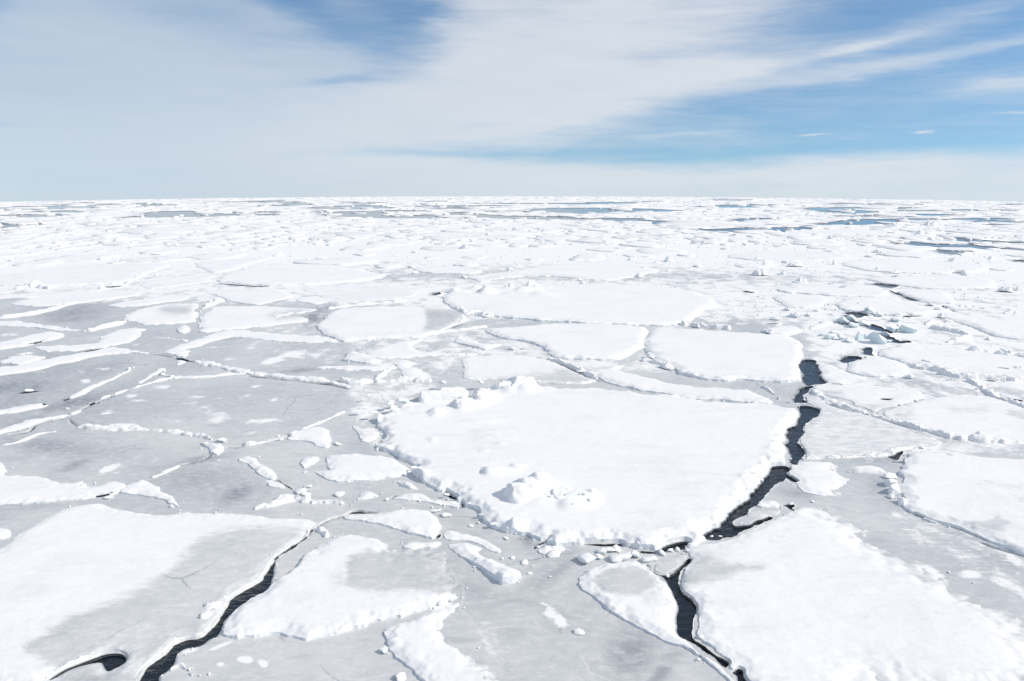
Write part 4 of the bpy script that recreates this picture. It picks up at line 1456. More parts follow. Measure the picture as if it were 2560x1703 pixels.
# front centre
floe('H', 'curled white floe whose rim bends round grey ice, left of the lower black crack',
     [(1612, 700), (1640, 650), (1700, 605), (1790, 565), (1900, 555), (2050, 550), (2100, 578), (2215, 668), (2262, 745), (2330, 830), (2330, 1055), (2390, 1100), (2510, 1190), (2640, 1282), (2745, 1379), (2790, 1440),
      (2720, 1440), (2500, 1240), (2357, 1145), (2260, 1112), (2150, 1067), (2050, 1002), (1940, 942), (1850, 892), (1770, 832), (1740, 790), (1660, 752)],
     H=0.20, rim=0.14, rim_w=0.35, rough=0.05, bares=[('H', [(1735, 690), (1765, 640), (1850, 600), (2060, 575), (2110, 600), (2200, 680), (2150, 720), (2060, 760), (1980, 765), (1860, 760), (1790, 730)], 10, 1.0),
                                                       ('H', [(2060, 760), (2200, 700), (2160, 790), (2080, 840)], 14, 0.55)])
floe('H', 'tilted snow covered ice bar with a blue shadow on its left, lying on grey ice',
     [(700, 430), (730, 405), (850, 400), (960, 420), (1000, 450), (945, 485), (1100, 560), (1275, 630), (1240, 672), (1120, 708), (1060, 680), (950, 602), (850, 540), (760, 482)], H=0.30, rim=0.12, rough=0.04,
     extra=lambda x, y: 0.14 * smooth((to_pixel(x, y, .3)[1] - 1330) / 130) - 0.05)
floe('H', 'small wedge of snowy ice joining the tilted bar to the flat slab above',
     [(690, 372), (720, 335), (780, 340), (850, 372), (960, 395), (1050, 450), (1110, 495), (1000, 470), (960, 425), (850, 405), (735, 405)], H=0.10, rough=0.05)
floe('H', 'flat snow slab with a pointed left end beside the thin black crack',
     [(10, 243), (100, 228), (270, 230), (400, 208), (500, 196), (620, 210), (680, 240), (700, 268), (722, 310), (715, 332), (690, 366), (650, 402), (560, 395), (400, 347), (200, 292), (80, 266)], H=0.20, rough=0.06, rim=0.10)
floe('H', 'white crescent floe cradling a pool of grey ice, right of the left crack',
     [(-845, 1045), (-805, 960), (-780, 905), (-680, 808), (-530, 728), (-470, 690), (-340, 620), (-230, 500), (-130, 432), (-30, 388), (100, 368), (200, 380), (300, 410), (358, 440), (440, 452, 1), (690, 455, 1), (790, 520, 1),
      (930, 660, 1), (905, 752), (850, 792), (700, 850), (550, 900), (400, 936), (250, 952), (195, 962), (190, 988), (100, 1012), (0, 1032), (-130, 1078), (-230, 1088), (-330, 1070), (-430, 1048), (-550, 1070), (-710, 1088), (-770, 1065)],
     H=0.22, soft_w=1.0, rim=0.14, rough=0.07, bares=[('H', [(45, 560), (90, 500), (210, 475), (340, 470), (500, 425), (900, 420), (1150, 640), (950, 742), (850, 745), (690, 752), (560, 735), (400, 738), (250, 755), (130, 735), (40, 700), (60, 640)], 14, 1.0),
                                                       ('H', [(-60, 620), (40, 560), (40, 720), (-40, 760)], 22, 0.45)])
floe('H', 'white floe at the bottom centre with a rounded left rim, fading into grey ice',
     [(262, 1045), (335, 990), (450, 955), (600, 890), (760, 828), (935, 783), (920, 835, 1), (840, 920, 1), (760, 990, 1), (770, 1050, 1), (860, 1120, 1), (980, 1210, 1), (1080, 1300, 1), (1180, 1400, 1), (1260, 1520, 1), (760, 1520, 0),
      (620, 1420), (575, 1360), (500, 1300), (420, 1255), (345, 1195), (305, 1125)], H=0.20, soft_w=0.45, rim=0.05, rough=0.05,
     bares=[('H', [(690, 960), (800, 1060), (880, 1200), (1020, 1379), (1500, 1500), (1200, 1100), (900, 900)], 34, 0.85)])
floe('H', 'narrow broken ridge block closing the grey pool at its upper right',
     [(380, 455), (420, 435), (480, 418), (600, 422), (690, 418), (670, 452), (600, 468), (450, 470)], H=0.16, rim=0.16, rough=0.06)
floe('H', 'small flat plate split off the lower edge of the huge middle floe',
     [(1335, 492), (1362, 460), (1400, 440), (1500, 430), (1580, 450), (1570, 482), (1500, 502), (1400, 512)], H=0.16, rough=0.05, rim=0.08)
floe('H', 'long white triangle floe pointing left below the lumpy edge of the middle floe',
     [(340, 125), (450, 90), (540, 82), (590, 108), (640, 132), (760, 138), (810, 140), (832, 165), (800, 188), (720, 168), (560, 148), (430, 142)], H=0.15, rough=0.06)
floe('E', 'small white shark tooth floe on grey ice left of the long triangle floe',
     [(65, 965), (130, 920), (190, 888), (250, 912), (278, 932), (180, 955), (100, 968)], H=0.13, rough=0.05)
floe('E', 'flat white floe with a hooked left end beside the middle floe',
     [(-185, 772), (-180, 755), (-100, 752), (-60, 752), (-90, 720), (-100, 690), (-80, 658), (0, 645), (150, 640), (330, 655), (440, 705), (490, 738), (470, 780), (400, 795), (200, 820), (0, 835), (-80, 812)], H=0.18, rough=0.06)
floe('E', 'snowy hook of broken ice at the upper left corner of the huge middle floe',
     [(60, 440), (110, 440), (180, 470), (260, 480), (290, 505), (250, 540), (190, 570), (110, 560), (120, 520), (95, 480)], H=0.14, rough=0.07, bare0=0.2)

# left foreground
floe('G', 'big smooth white floe in the bottom left corner, its flank bare grey ice',
     [(-250, 620), (0, 470), (100, 392), (200, 320), (350, 238), (450, 190), (580, 165), (680, 158), (760, 175), (850, 205), (1000, 225), (1150, 230), (1280, 208), (1400, 218), (1580, 220), (1700, 235), (1950, 265), (2100, 258),
      (2195, 278), (2150, 322), (2108, 366), (2096, 390), (2036, 436), (1976, 476), (1896, 513), (1866, 558), (1846, 600), (1834, 640), (1806, 686), (1736, 723), (1656, 766), (1596, 798), (1558, 848), (1536, 888), (1496, 936), (1476, 966),
      (1426, 1028), (1356, 1066), (1286, 1078), (1196, 1108), (1166, 1148), (1116, 1188), (1056, 1238), (1006, 1278), (976, 1328), (955, 1385), (930, 1470), (-250, 1470)],
     H=0.13, rim=0.05, rough=0.04, step=(8, 6), bare0=0.02,
     bares=[('G', [(150, 1110), (300, 1020), (600, 850), (900, 745), (1100, 625), (1290, 450), (1340, 380), (1500, 315), (1800, 290), (2160, 290), (2110, 380), (1990, 470), (1900, 510), (1850, 600), (1800, 690), (1600, 800), (1540, 890),
                    (1430, 1030), (1200, 1110), (1060, 1235), (960, 1379), (350, 1379), (420, 1300), (300, 1250), (180, 1180)], 18, 0.72),
            ('G', [(1700, 420), (2060, 360), (1880, 520), (1840, 620), (1600, 780), (1500, 900), (1300, 1060), (1180, 1110), (1060, 1200), (900, 1180), (1200, 950), (1500, 700)], 30, 1.0),
            ('G', [(350, 1379), (560, 1300), (700, 1280), (720, 1310), (860, 1260), (920, 1379)], 20, 1.0)],
     wetp=[('G', 420, 980, 330, 50, -28, .35), ('G', 1300, 1000, 300, 60, -30, .2), ('G', 700, 1350, 260, 50, 0, .6)])
floe('G', 'white floe at the left edge lying above the smooth corner floe, edge crumbled',
     [(-150, -130), (0, -132), (40, -102), (52, -62), (30, -36), (300, -32), (420, 8), (520, 18), (590, -12), (560, 38), (700, 38), (760, -2), (850, 18), (860, 60), (780, 88), (700, 103), (560, 133), (400, 143), (250, 158), (100, 163), (-150, 163)],
     H=0.15, rim=0.12, rough=0.05, soft_w=0.5)
floe('G', 'white arrow shaped floe pointing right, next to the crumbled left edge floe',
     [(785, 85), (850, 28), (1000, -17), (1060, 13), (1105, 48), (1112, 74), (1190, 98), (1235, 165), (1288, 205), (1200, 180), (1090, 130), (950, 103), (850, 92)], H=0.14, rough=0.05)
floe('D', 'tiny rounded floe cut by the left edge above the corner floe',
     [(-80, 1150), (0, 1145), (60, 1152), (84, 1180), (50, 1212), (-80, 1232)], H=0.14, rough=0.03)
floe('D', 'tapering white floe with a ragged lower tail, alone on the grey ice left of centre',
     [(1590, 692), (1690, 640), (1740, 650), (1790, 700), (1868, 750), (1890, 812), (1820, 800), (1750, 760), (1680, 715)], H=0.16, rough=0.06, rim=0.12)
floe('D', 'pale low wedge right below the tapering white floe',
     [(1815, 815), (1892, 822), (1975, 868), (1900, 882), (1830, 862)], H=0.08, rough=0.05)
floe('D', 'white wedge floe with a long tip, where two ridges meet left of the middle floe',
     [(1975, 535), (2050, 482), (2150, 455), (2250, 465), (2267, 520), (2252, 602), (2200, 590), (2100, 556), (2000, 546)], H=0.14, rough=0.06)
floe('D', 'small square ice block lying under the white wedge floe',
     [(2035, 697), (2100, 660), (2178, 650), (2192, 690), (2092, 740), (2050, 722)], H=0.18, rough=0.04, rim=0.05, cat='ice block')
floe('D', 'bone shaped knot of ice where the long beaded ridge ends',
     [(1350, 550), (1400, 550), (1480, 577), (1538, 570), (1552, 600), (1500, 646), (1440, 635), (1430, 600), (1370, 580)], H=0.22, rough=0.05, rim=0.12, cat='ice block')
floe('D', 'thin white floe reaching in from the left edge, upper one of two',
     [(-80, 345), (0, 340), (100, 320), (250, 296), (340, 300), (280, 322), (150, 350), (60, 366), (-80, 376)], H=0.13, rough=0.05)
floe('D', 'thin white floe reaching in from the left edge, lower one of two',
     [(-80, 490), (0, 472), (100, 440), (160, 402), (300, 390), (470, 365), (476, 378), (400, 402), (250, 432), (130, 472), (0, 500), (-80, 515)], H=0.13, rough=0.05)
floe('D', 'leaf shaped white plate on dark grey ice below a tiny triangle of snow',
     [(935, 158), (990, 108), (1060, 63), (1110, 43), (1162, 58), (1120, 83), (1050, 113), (980, 153)], H=0.12, rough=0.06)
floe('D', 'tiny triangle of snow at the crossing of two ridges',
     [(1190, 44), (1210, -6), (1240, -5), (1292, 8), (1250, 28)], H=0.12, rough=0.04)

# ---- the middle ground, left to right
MF = dict(rough=0.11, rim=0.08, lump=0.025)
floe('A', 'wide pale floe at the left edge below the far rubble, fading grey',
     [(-150, 600), (0, 585), (100, 560), (350, 522), (500, 502), (800, 490), (1100, 490), (1180, 500), (1100, 530), (980, 560), (920, 590), (860, 615), (700, 627), (500, 636), (300, 641), (0, 640), (-150, 645)], H=0.20, mat=M_DULL, **MF)
floe('A', 'large oval white floe, highest of the big ones left of centre',
     [(1480, 602), (1540, 582), (1572, 555), (1650, 527), (1750, 507), (1900, 497), (2100, 491), (2330, 505), (2430, 522), (2530, 550), (2620, 562), (2640, 582), (2530, 600), (2330, 617), (2100, 632), (1900, 642), (1750, 634), (1600, 622), (1540, 613)], H=0.28, **MF)
floe('A', 'low pale strip of floe just left of the oval white floe',
     [(950, 656), (970, 622), (1060, 592), (1300, 580), (1480, 567), (1420, 600), (1450, 613), (1300, 632), (1150, 650), (1020, 666)], H=0.10, mat=M_DULL, **MF)
floe('A', 'pale floe with a blunt front touching the back of the oval floe',
     [(1310, 490), (1450, 470), (1650, 450), (1850, 440), (1900, 450), (1700, 490), (1640, 520), (1550, 547), (1430, 550), (1390, 530)], H=0.2, mat=M_DULL, **MF)
floe('A', 'pale spearhead floe in front of the oval floe',
     [(1390, 690), (1480, 672), (1600, 665), (1800, 670), (1900, 655), (1930, 680), (2040, 706), (1970, 727), (1880, 746), (1780, 770), (1680, 766), (1600, 746), (1550, 722), (1470, 698)], H=0.14, bare0=0.1, mat=M_DULL, **MF)
floe('A', 'small pale triangle of floe right of the spearhead floe',
     [(2000, 735), (2100, 715), (2250, 725), (2330, 740), (2200, 765), (2120, 770)], H=0.12, **MF)
floe('A', 'pale diamond plate between the spearhead floe and the far ridge',
     [(2040, 665), (2150, 655), (2340, 640), (2500, 660), (2420, 690), (2300, 700), (2200, 715), (2150, 690)], H=0.10, bare0=0.12, mat=M_DULL, **MF)
floe('A', 'long pale floe with a saw edge near the left edge, under the wide pale floe',
     [(80, 760), (140, 737), (400, 702), (600, 690), (800, 670), (950, 690), (1010, 700), (800, 727), (600, 752), (400, 777), (250, 787), (120, 781)], H=0.14, mat=M_DULL, **MF)
floe('A', 'sliver of pale floe at the left edge above the saw edged one',
     [(-100, 705), (0, 700), (300, 690), (600, 670), (780, 658), (640, 690), (300, 715), (0, 732), (-100, 740)], H=0.12, mat=M_DULL, **MF)
floe('A', 'flat white strip floe in grey ice right of the saw edged floe',
     [(740, 775), (850, 750), (1000, 727), (1200, 707), (1305, 712), (1290, 737), (1200, 747), (1000, 772), (850, 787), (790, 782)], H=0.12, **MF)
floe('A', 'white floe with a grey hollow in its upper right, left of centre',
     [(850, 882), (838, 852), (870, 827), (1000, 792), (1150, 766), (1330, 766), (1372, 776), (1362, 830), (1340, 882), (1200, 897), (1020, 912), (920, 892)], H=0.18, bares=[('A', [(1080, 790), (1200, 775), (1340, 785), (1300, 820), (1180, 830), (1110, 815)], 10, 0.9)], **MF)
floe('A', 'broad white floe shaped like a sail between the hollowed floe and the big round floe',
     [(1345, 882), (1370, 842), (1430, 802), (1500, 777), (1700, 781), (2000, 791), (2230, 800), (2100, 820, 0), (1980, 832), (1850, 872), (2080, 850), (2105, 886), (1900, 907), (1700, 927), (1500, 947), (1380, 962), (1350, 942), (1362, 915)], H=0.18,
     bares=[('A', [(1830, 840), (2000, 800), (2300, 800), (2100, 845), (1900, 870)], 12, 0.8)], **MF)
floe('A', 'small round floe alone under the sail shaped floe',
     [(1200, 946), (1210, 920), (1270, 908), (1320, 926), (1300, 956), (1240, 966)], H=0.24, rough=0.05, rim=0.05)
floe('A', 'long thin white wedge from the left edge with a dark crack beneath it',
     [(-80, 885), (0, 880), (150, 882), (330, 912), (430, 937), (600, 946), (590, 952), (350, 947), (200, 927), (0, 917), (-80, 910)], H=0.16, **MF)
floe('A', 'lumpy white floe at the left edge below the long thin wedge',
     [(-80, 1045), (0, 1030), (150, 990), (330, 950), (462, 966), (400, 1002), (290, 1022), (180, 1057), (0, 1072), (-80, 1080)], H=0.18, rough=0.06, rim=0.12)
floe('A', 'white floe with a notched tail over a dark crack, left of centre',
     [(170, 1062), (400, 1040), (650, 1040), (680, 1002), (750, 962), (850, 937), (960, 935), (1005, 945), (920, 1002), (870, 1027), (720, 1057), (600, 1082), (400, 1092), (260, 1092)], H=0.14, **MF)
floe('A', 'long white band of floe sloping down to the left edge',
     [(-100, 1215), (0, 1200), (130, 1190), (300, 1150), (500, 1110), (700, 1070), (800, 1065), (1050, 1100), (1110, 1112), (900, 1100), (700, 1115), (500, 1160), (300, 1205), (150, 1237), (0, 1252), (-100, 1265)], H=0.14, **MF)
floe('A', 'low white floe wedged at the left edge above the long band',
     [(-100, 1160), (0, 1150), (50, 1122), (250, 1120), (312, 1130), (200, 1172), (120, 1187), (0, 1167), (-100, 1172)], H=0.16, **MF)
floe('A', 'winged white drift floe stretching above the dappled grey ice',
     [(1050, 1100), (1250, 1032), (1400, 990), (1500, 950), (1640, 935), (1800, 960), (2000, 975), (2250, 987), (2345, 1022), (2200, 1032), (1900, 1027), (1790, 1012), (1650, 992), (1500, 1002), (1350, 1052), (1285, 1082), (1335, 1117), (1230, 1132), (1150, 1107)], H=0.14, **MF)
floe('B', 'big rounded white floe with a shadowed left bank and a grey bare right end',
     [(-178, 908), (-140, 880), (-100, 850), (-40, 812), (0, 800), (150, 790), (400, 780), (560, 785), (700, 790), (830, 815), (852, 850), (800, 902), (700, 942), (620, 972), (560, 992), (300, 1002), (100, 1012), (0, 1022), (-80, 992), (-130, 952)], H=0.30, rough=0.08, rim=0.06,
     bares=[('B', [(580, 800), (830, 812), (860, 855), (700, 945), (570, 950), (600, 880)], 10, 0.95)])
floe('B', 'great white floe behind the middle one, with small peaks along its far edge',
     [(690, 735), (760, 682), (870, 660), (1100, 660), (1300, 642), (1500, 640), (1700, 627), (2000, 640), (2250, 650), (2430, 690), (2560, 730), (2600, 772), (2480, 802), (2430, 850), (2350, 902), (2150, 906), (1900, 905), (1600, 892), (1400, 882), (1150, 857), (1060, 852), (980, 832), (820, 802), (720, 772)],
     H=0.34, rough=0.10, rim=0.12,
     extra=lambda x, y: 0.55 * np.maximum(fbm(x / 0.9, y / 0.9, 91, 3, 0.6) - 0.42, 0) * 2.4 * np.exp(-((to_pixel(x, y, .4)[1] - 722) / 9) ** 2) * smooth((1420 - to_pixel(x, y, .4)[0]) / 90))
floe('B', 'white floe with a blue shaded saw tooth left edge before the great floe',
     [(970, 947), (1000, 930), (1200, 920), (1400, 902), (1600, 900), (1900, 905), (2130, 925), (2120, 962), (2090, 992), (2100, 1032), (2060, 1082), (1990, 1132), (1850, 1147), (1700, 1142), (1500, 1132), (1420, 1102), (1370, 1042), (1250, 1017), (1080, 987)], H=0.34, rough=0.10, rim=0.06)
floe('B', 'squarish white floe left of the crack\'s upper end, left bank in blue shade',
     [(2115, 962), (2170, 925), (2330, 938), (2530, 950), (2730, 960), (2930, 975), (3080, 988), (3160, 1030), (3178, 1080), (3200, 1130), (3178, 1165), (3172, 1200), (3185, 1280), (3100, 1295), (2930, 1290), (2730, 1277), (2630, 1287), (2480, 1272), (2350, 1230), (2250, 1195), (2150, 1150), (2110, 1090), (2098, 1030)],
     H=0.36, rough=0.11, rim=0.14)
floe('E', 'long white shelf with a shadowed front edge behind the huge middle floe',
     [(1690, 66), (1850, 47), (1950, 27), (1895, 77), (2100, 112), (2330, 165), (2530, 187), (2700, 187), (2830, 215), (2920, 255), (2990, 292), (2800, 292), (2600, 272), (2357, 257), (2250, 227), (2100, 212), (1950, 182), (1830, 152), (1760, 117)], H=0.26, rough=0.08, rim=0.06)
floe('E', 'broad white plate turning grey at its rounded right end, behind the pressure ridge',
     [(830, 125), (840, 40), (828, -20), (1000, -30), (1250, -35), (1400, -5), (1550, 30), (1600, 60), (1700, 105), (1752, 140), (1700, 155), (1500, 160), (1340, 155), (1100, 132), (900, 138)], H=0.12, rough=0.05, rim=0.05,
     bares=[('E', [(1000, 120), (1300, 90), (1560, 50), (1760, 130), (1700, 155), (1340, 155)], 16, 0.85)])
floe('B', 'ragged white floe with a grey right half, left of the broad plate',
     [(370, 1157), (450, 1140), (540, 1165), (640, 1205, 1), (680, 1250, 1), (640, 1285), (520, 1292), (430, 1272), (400, 1212)], H=0.14, soft_w=0.9, rough=0.08, rim=0.08)
floe('B', 'thin white strip left of the ragged floe, above the lumpy corner of the ridge',
     [(-160, 1195), (0, 1185), (200, 1185), (380, 1190), (370, 1207), (250, 1227), (100, 1217), (0, 1212), (-160, 1210)], H=0.14, **MF)
floe('B', 'curved broken slab with a blue shaded left tip, below the big rounded floe',
     [(20, 1130), (40, 1100), (90, 1085), (150, 1110), (250, 1140), (302, 1155), (200, 1172), (100, 1157), (15, 1152)], H=0.32, rough=0.06, rim=0.1)
floe('B', 'white floe with a pinched waist under the big rounded floe',
     [(190, 1117), (250, 1052), (350, 1032), (500, 1012), (580, 998), (560, 1022), (480, 1047), (500, 1082), (640, 1102), (850, 1107), (1030, 1097), (850, 1122), (600, 1122), (400, 1142), (300, 1142)], H=0.16, **MF)
floe('B', 'white boomerang floe lying on the grey ice in the centre',
     [(780, 1022), (790, 987), (830, 966), (842, 990), (900, 1017), (1000, 1047), (1140, 1032), (1050, 1067), (990, 1082), (900, 1057), (830, 1037)], H=0.2, rough=0.05, rim=0.12)
floe('B', 'pale lens floe with a dark lower edge in the grey ice above the great floe',
     [(480, 522), (700, 505), (900, 513), (1010, 540), (900, 560), (680, 556), (530, 543)], H=0.22, mat=M_DULL, **MF)
floe('B', 'pale humped floe behind the great floe, with a small blue block on its corner',
     [(835, 577), (1000, 562), (1200, 540), (1300, 520), (1400, 502), (1600, 482), (1900, 477), (2100, 500), (2200, 540), (2000, 582), (1850, 602), (1700, 602), (1500, 577), (1300, 572), (1050, 592), (980, 612), (900, 597)], H=0.24, bares=[('B', [(1000, 590), (1300, 572), (1600, 580), (1700, 600), (1500, 630), (1000, 630)], 8, 0.9)], **MF)
floe('B', 'greyish dusted floe left of the great floe',
     [(-100, 660), (250, 640), (500, 660), (560, 702), (480, 722), (300, 742), (0, 762), (-150, 745)], H=0.10, bare0=0.25, mat=M_DULL, **MF)
floe('C', 'long white floe with a rim of blue blocks, upper right',
     [(1090, 480), (1160, 465), (1400, 462), (1700, 470), (1900, 485), (2100, 500), (2160, 522), (1950, 552), (1700, 557), (1450, 552), (1250, 532), (1120, 507)], H=0.30, **MF)
floe('C', 'wide pale floe below the long upper right floe',
     [(1250, 592), (1400, 585), (1700, 570), (1900, 570), (2120, 590), (2200, 640), (2000, 662), (1800, 662), (1600, 652), (1400, 627)], H=0.26, **MF)
floe('C', 'broad pale floe in front of the far open water, right of centre',
     [(270, 440), (500, 410), (800, 400), (1100, 420), (1200, 440), (1000, 465), (700, 472), (500, 467)], H=0.24, mat=M_DULL, **MF)
floe('C', 'smooth white floe left of the small winding crack on the right',
     [(650, 660), (850, 650), (1000, 640), (1250, 645), (1420, 670), (1470, 700), (1380, 712), (1100, 717), (850, 692), (700, 682)], H=0.28, **MF)
floe('C', 'white floe right of the small winding crack',
     [(1450, 677), (1600, 668), (1850, 680), (1870, 720), (1900, 762), (1750, 752), (1640, 742), (1560, 716)], H=0.28, **MF)
floe('C', 'smooth pale plate with a shaded left corner beside the rubble pool',
     [(630, 712), (800, 710), (1000, 720), (1020, 762), (900, 792), (750, 792), (650, 752)], H=0.22, mat=M_DULL, **MF)
floe('C', 'rough white floe strewn with lumps just above the rubble pool',
     [(1040, 752), (1150, 722), (1350, 720), (1560, 740), (1720, 790), (1770, 832), (1600, 852), (1450, 847), (1300, 832), (1150, 812), (1060, 792)], H=0.26, rough=0.12, rim=0.16, lump=0.10)
floe('C', 'white floe at the right edge with a raised blue shaded front lip',
     [(1765, 852), (1830, 832), (1950, 862), (2100, 872), (2400, 882), (2600, 1000), (2357, 1002), (2250, 997), (2150, 987), (2080, 952), (2000, 912), (1880, 882)], H=0.32, rough=0.10, rim=0.12)
floe('C', 'small white floe with a blue block on its left tip, left of the rubble pool',
     [(580, 945), (650, 922), (800, 920), (842, 945), (790, 972), (700, 987), (600, 962)], H=0.28, rough=0.10, rim=0.10)
floe('C', 'tilted thin white strip between the small floe and the rubble pool',
     [(850, 925), (1000, 872), (1062, 895), (950, 932), (880, 947)], H=0.20, **MF)
floe('C', 'white floe with a scalloped left bank beside the small dark openings',
     [(1110, 1212), (1160, 1167), (1240, 1137), (1350, 1130), (1450, 1147), (1550, 1182), (1572, 1222), (1530, 1257), (1350, 1264), (1200, 1242)], H=0.24, rough=0.08, rim=0.05)
floe('C', 'broad white floe right of the small dark openings, running to the right edge',
     [(1325, 1110), (1375, 1055), (1600, 1042), (1900, 1047), (2000, 1082), (2200, 1112), (2420, 1152), (2460, 1272), (2150, 1272), (1950, 1242), (1700, 1202), (1550, 1167), (1450, 1137)], H=0.26, rough=0.10, rim=0.10, lump=0.05, bare0=0.08)
floe('C', 'pale snow plate with soft edges beside the top of the black crack, on its right',
     [(925, 1160), (1000, 1170), (1080, 1200), (1150, 1240), (1300, 1270), (1420, 1285, 1), (1350, 1310, 1), (1150, 1320), (1000, 1300), (985, 1300), (950, 1275), (930, 1225)], H=0.14, rough=0.08, bare0=0.1)

# long thin floes lying in the far open water on the right
FW = dict(H=0.16, rough=0.12, rim=0.08, cut=False, group='long thin floes afloat in the far open water')
floe('C', 'long thin floe afloat low in the big far pool at the right', [(1730, 382), (1850, 375), (2050, 383), (2062, 393), (1900, 398), (1780, 394)], **FW)
floe('C', 'ragged long floe with a peak, splitting the big far pool at the right', [(1635, 342), (1720, 326), (1800, 331), (1900, 340), (2020, 350), (1900, 357), (1700, 350)], **FW)
floe('C', 'long floe reaching the right edge beyond the big far pool', [(2050, 360), (2200, 352), (2400, 362), (2400, 378), (2200, 374), (2100, 369)], **FW)
floe('C', 'flat far floe with a pointed left end, before the big far pool', [(718, 276), (950, 252), (1300, 256), (1490, 272), (1300, 286), (900, 286)], **FW)
floe('C', 'short thin floe afloat in the farther strip of open water', [(945, 228), (1100, 222), (1145, 231), (1000, 236)], **FW)

# ----------------------------------------------------------------------------
# thin ridges frozen into the seams of the grey ice
# ----------------------------------------------------------------------------
ridge('A', 'long ridge of rubble crossing below the winged drift, from a dark crack to the right', [(1200, 1140), (1350, 1165), (1500, 1195), (1600, 1222), (1690, 1246)], [20, 26, 40, 40, 28])
ridge('A', 'broad white ridge running right along the dappled grey ice', [(1690, 1246), (1850, 1256), (1950, 1272), (2100, 1285), (2250, 1300), (2400, 1340)], [34, 38, 40, 52, 60, 34], H=0.12)
ridge('A', 'thin white ridge joining the leaf shaped plate to the long rubble ridge', [(1200, 1270), (1400, 1272), (1550, 1252), (1690, 1242)], 20, H=0.09)
ridge('A', 'thin white ridge slanting down to the left below the leaf shaped plate', [(1200, 1268), (1100, 1290), (900, 1350), (780, 1390), (690, 1420)], [22, 26, 26, 22, 14], H=0.09)
ridge('A', 'curving thin ridge through the darkest grey ice near the left edge', [(985, 1150), (920, 1200), (850, 1245), (750, 1290), (620, 1340), (540, 1385), (480, 1418)], [8, 14, 20, 28, 34, 36, 18], H=0.08)
ridge('A', 'beaded little ridge hooked at the left end of the leaf shaped plate', [(1105, 1245), (1130, 1262), (1195, 1272)], 22, H=0.14)
ridge('A', 'faint thin ridge in grey ice above the winged drift', [(1030, 996), (1150, 1004), (1280, 1022)], 12, H=0.08)
ridge('A', 'rubble ridge climbing from the left edge to the dark grey patch', [(-20, 868), (100, 852), (210, 836), (340, 815), (400, 788), (540, 758)], [16, 26, 34, 34, 24, 14], H=0.22)
ridge('A', 'rubble ridge between the dark grey patch and the hollowed floe', [(610, 956), (700, 928), (800, 906), (862, 886)], [30, 42, 36, 24], H=0.22)
ridge('A', 'lumpy ridge along the front of the wide pale floe', [(690, 655), (760, 640), (850, 640), (920, 600), (990, 562)], [18, 22, 20, 14, 10], H=0.22)
ridge('A', 'thin raised line along the right bank of the hollowed floe', [(1362, 835), (1390, 800), (1440, 780), (1530, 745)], [10, 16, 20, 26], H=0.22)
ridge('A', 'snow ridge peaked like a small tent near the left edge, under the wide pale floe', [(100, 668), (180, 655), (240, 645), (290, 655), (360, 668)], [14, 30, 48, 36, 14], H=0.35)
ridge('A', 'long thin ridge running left from the great floe corner', [(2240, 805), (2330, 788), (2500, 772), (2700, 755), (2780, 745)], [22, 18, 14, 18, 12], H=0.22)
ridge('D', 'thin curved ridge on grey ice near the left edge, broken into beads', [(0, 585), (100, 575), (180, 548), (260, 505), (390, 490)], [8, 14, 18, 16, 14], H=0.08)
ridge('D', 'first low stretch of the long beaded ridge', [(540, 460), (640, 465), (740, 472)], [16, 24, 22], H=0.12)
ridge('D', 'widest stretch of the long beaded ridge, left of centre', [(750, 486), (800, 466), (900, 468), (1000, 482), (1112, 490)], [30, 44, 44, 30, 22], H=0.14)
ridge('D', 'last stretch of the long beaded ridge, before the bone shaped knot', [(1115, 492), (1200, 495), (1300, 515), (1400, 530), (1458, 552)], [22, 34, 40, 32, 20], H=0.15)
ridge('D', 'short block ridge lying right of the bone shaped knot', [(1655, 582), (1750, 578), (1860, 552)], [22, 26, 12], H=0.16)
ridge('D', 'string of ice beads leading up right from the white wedge floe', [(1980, 522), (2060, 480), (2130, 450), (2200, 432), (2260, 400), (2320, 372), (2370, 358)], [24, 24, 22, 20, 38, 34, 22], H=0.12)
ridge('D', 'thin white line of ice left of the arrow shaped floe', [(1040, 808), (1120, 772), (1235, 725)], [14, 18, 14], H=0.07)
ridge('D', 'chain of snow blocks above the thin black crack, left part', [(1745, 1028), (1800, 1003), (1870, 992), (1950, 962), (2050, 950), (2115, 972)], [22, 38, 54, 60, 52, 44], H=0.16)
ridge('D', 'chain of snow blocks above the thin black crack, right part', [(2120, 978), (2250, 972), (2357, 988), (2420, 1000)], [40, 46, 36, 18], H=0.15)
ridge('D', 'short line of crushed snow at the dark corner left of the dappled ice', [(475, 380), (530, 362), (585, 332)], [14, 22, 12], H=0.10)
ridge('G', 'white lip along the left bank of the left crack, upper curve', [(2130, 350), (2060, 400), (1980, 430), (1900, 485), (1860, 520), (1830, 580), (1815, 650)], [14, 22, 34, 38, 36, 28, 14], H=0.09, rough=0.16)
ridge('G', 'small curved lip of snow on the left bank of the left crack', [(1700, 722), (1750, 690), (1808, 668)], [14, 30, 16], H=0.12)
ridge('G', 'thick broken slab of snow on the left bank of the left crack', [(1395, 975), (1440, 910), (1480, 860), (1530, 820), (1585, 785)], [40, 90, 80, 50, 20], H=0.17)
ridge('G', 'thin white lip along the lowest bend of the left crack', [(965, 1379), (990, 1310), (1040, 1260), (1110, 1200), (1180, 1112), (1285, 1080)], [10, 14, 14, 14, 16, 12], H=0.07)
ridge('G', 'curved snow lip over the small dark arch in the bottom left', [(330, 1372), (450, 1290), (560, 1245), (650, 1212), (720, 1188), (820, 1180)], [24, 34, 30, 28, 22, 8], H=0.12)
ridge('G', 'small rubble ridge on the right bank near the top of the left crack', [(2140, 330), (2190, 345), (2240, 392)], [40, 40, 18], H=0.14)
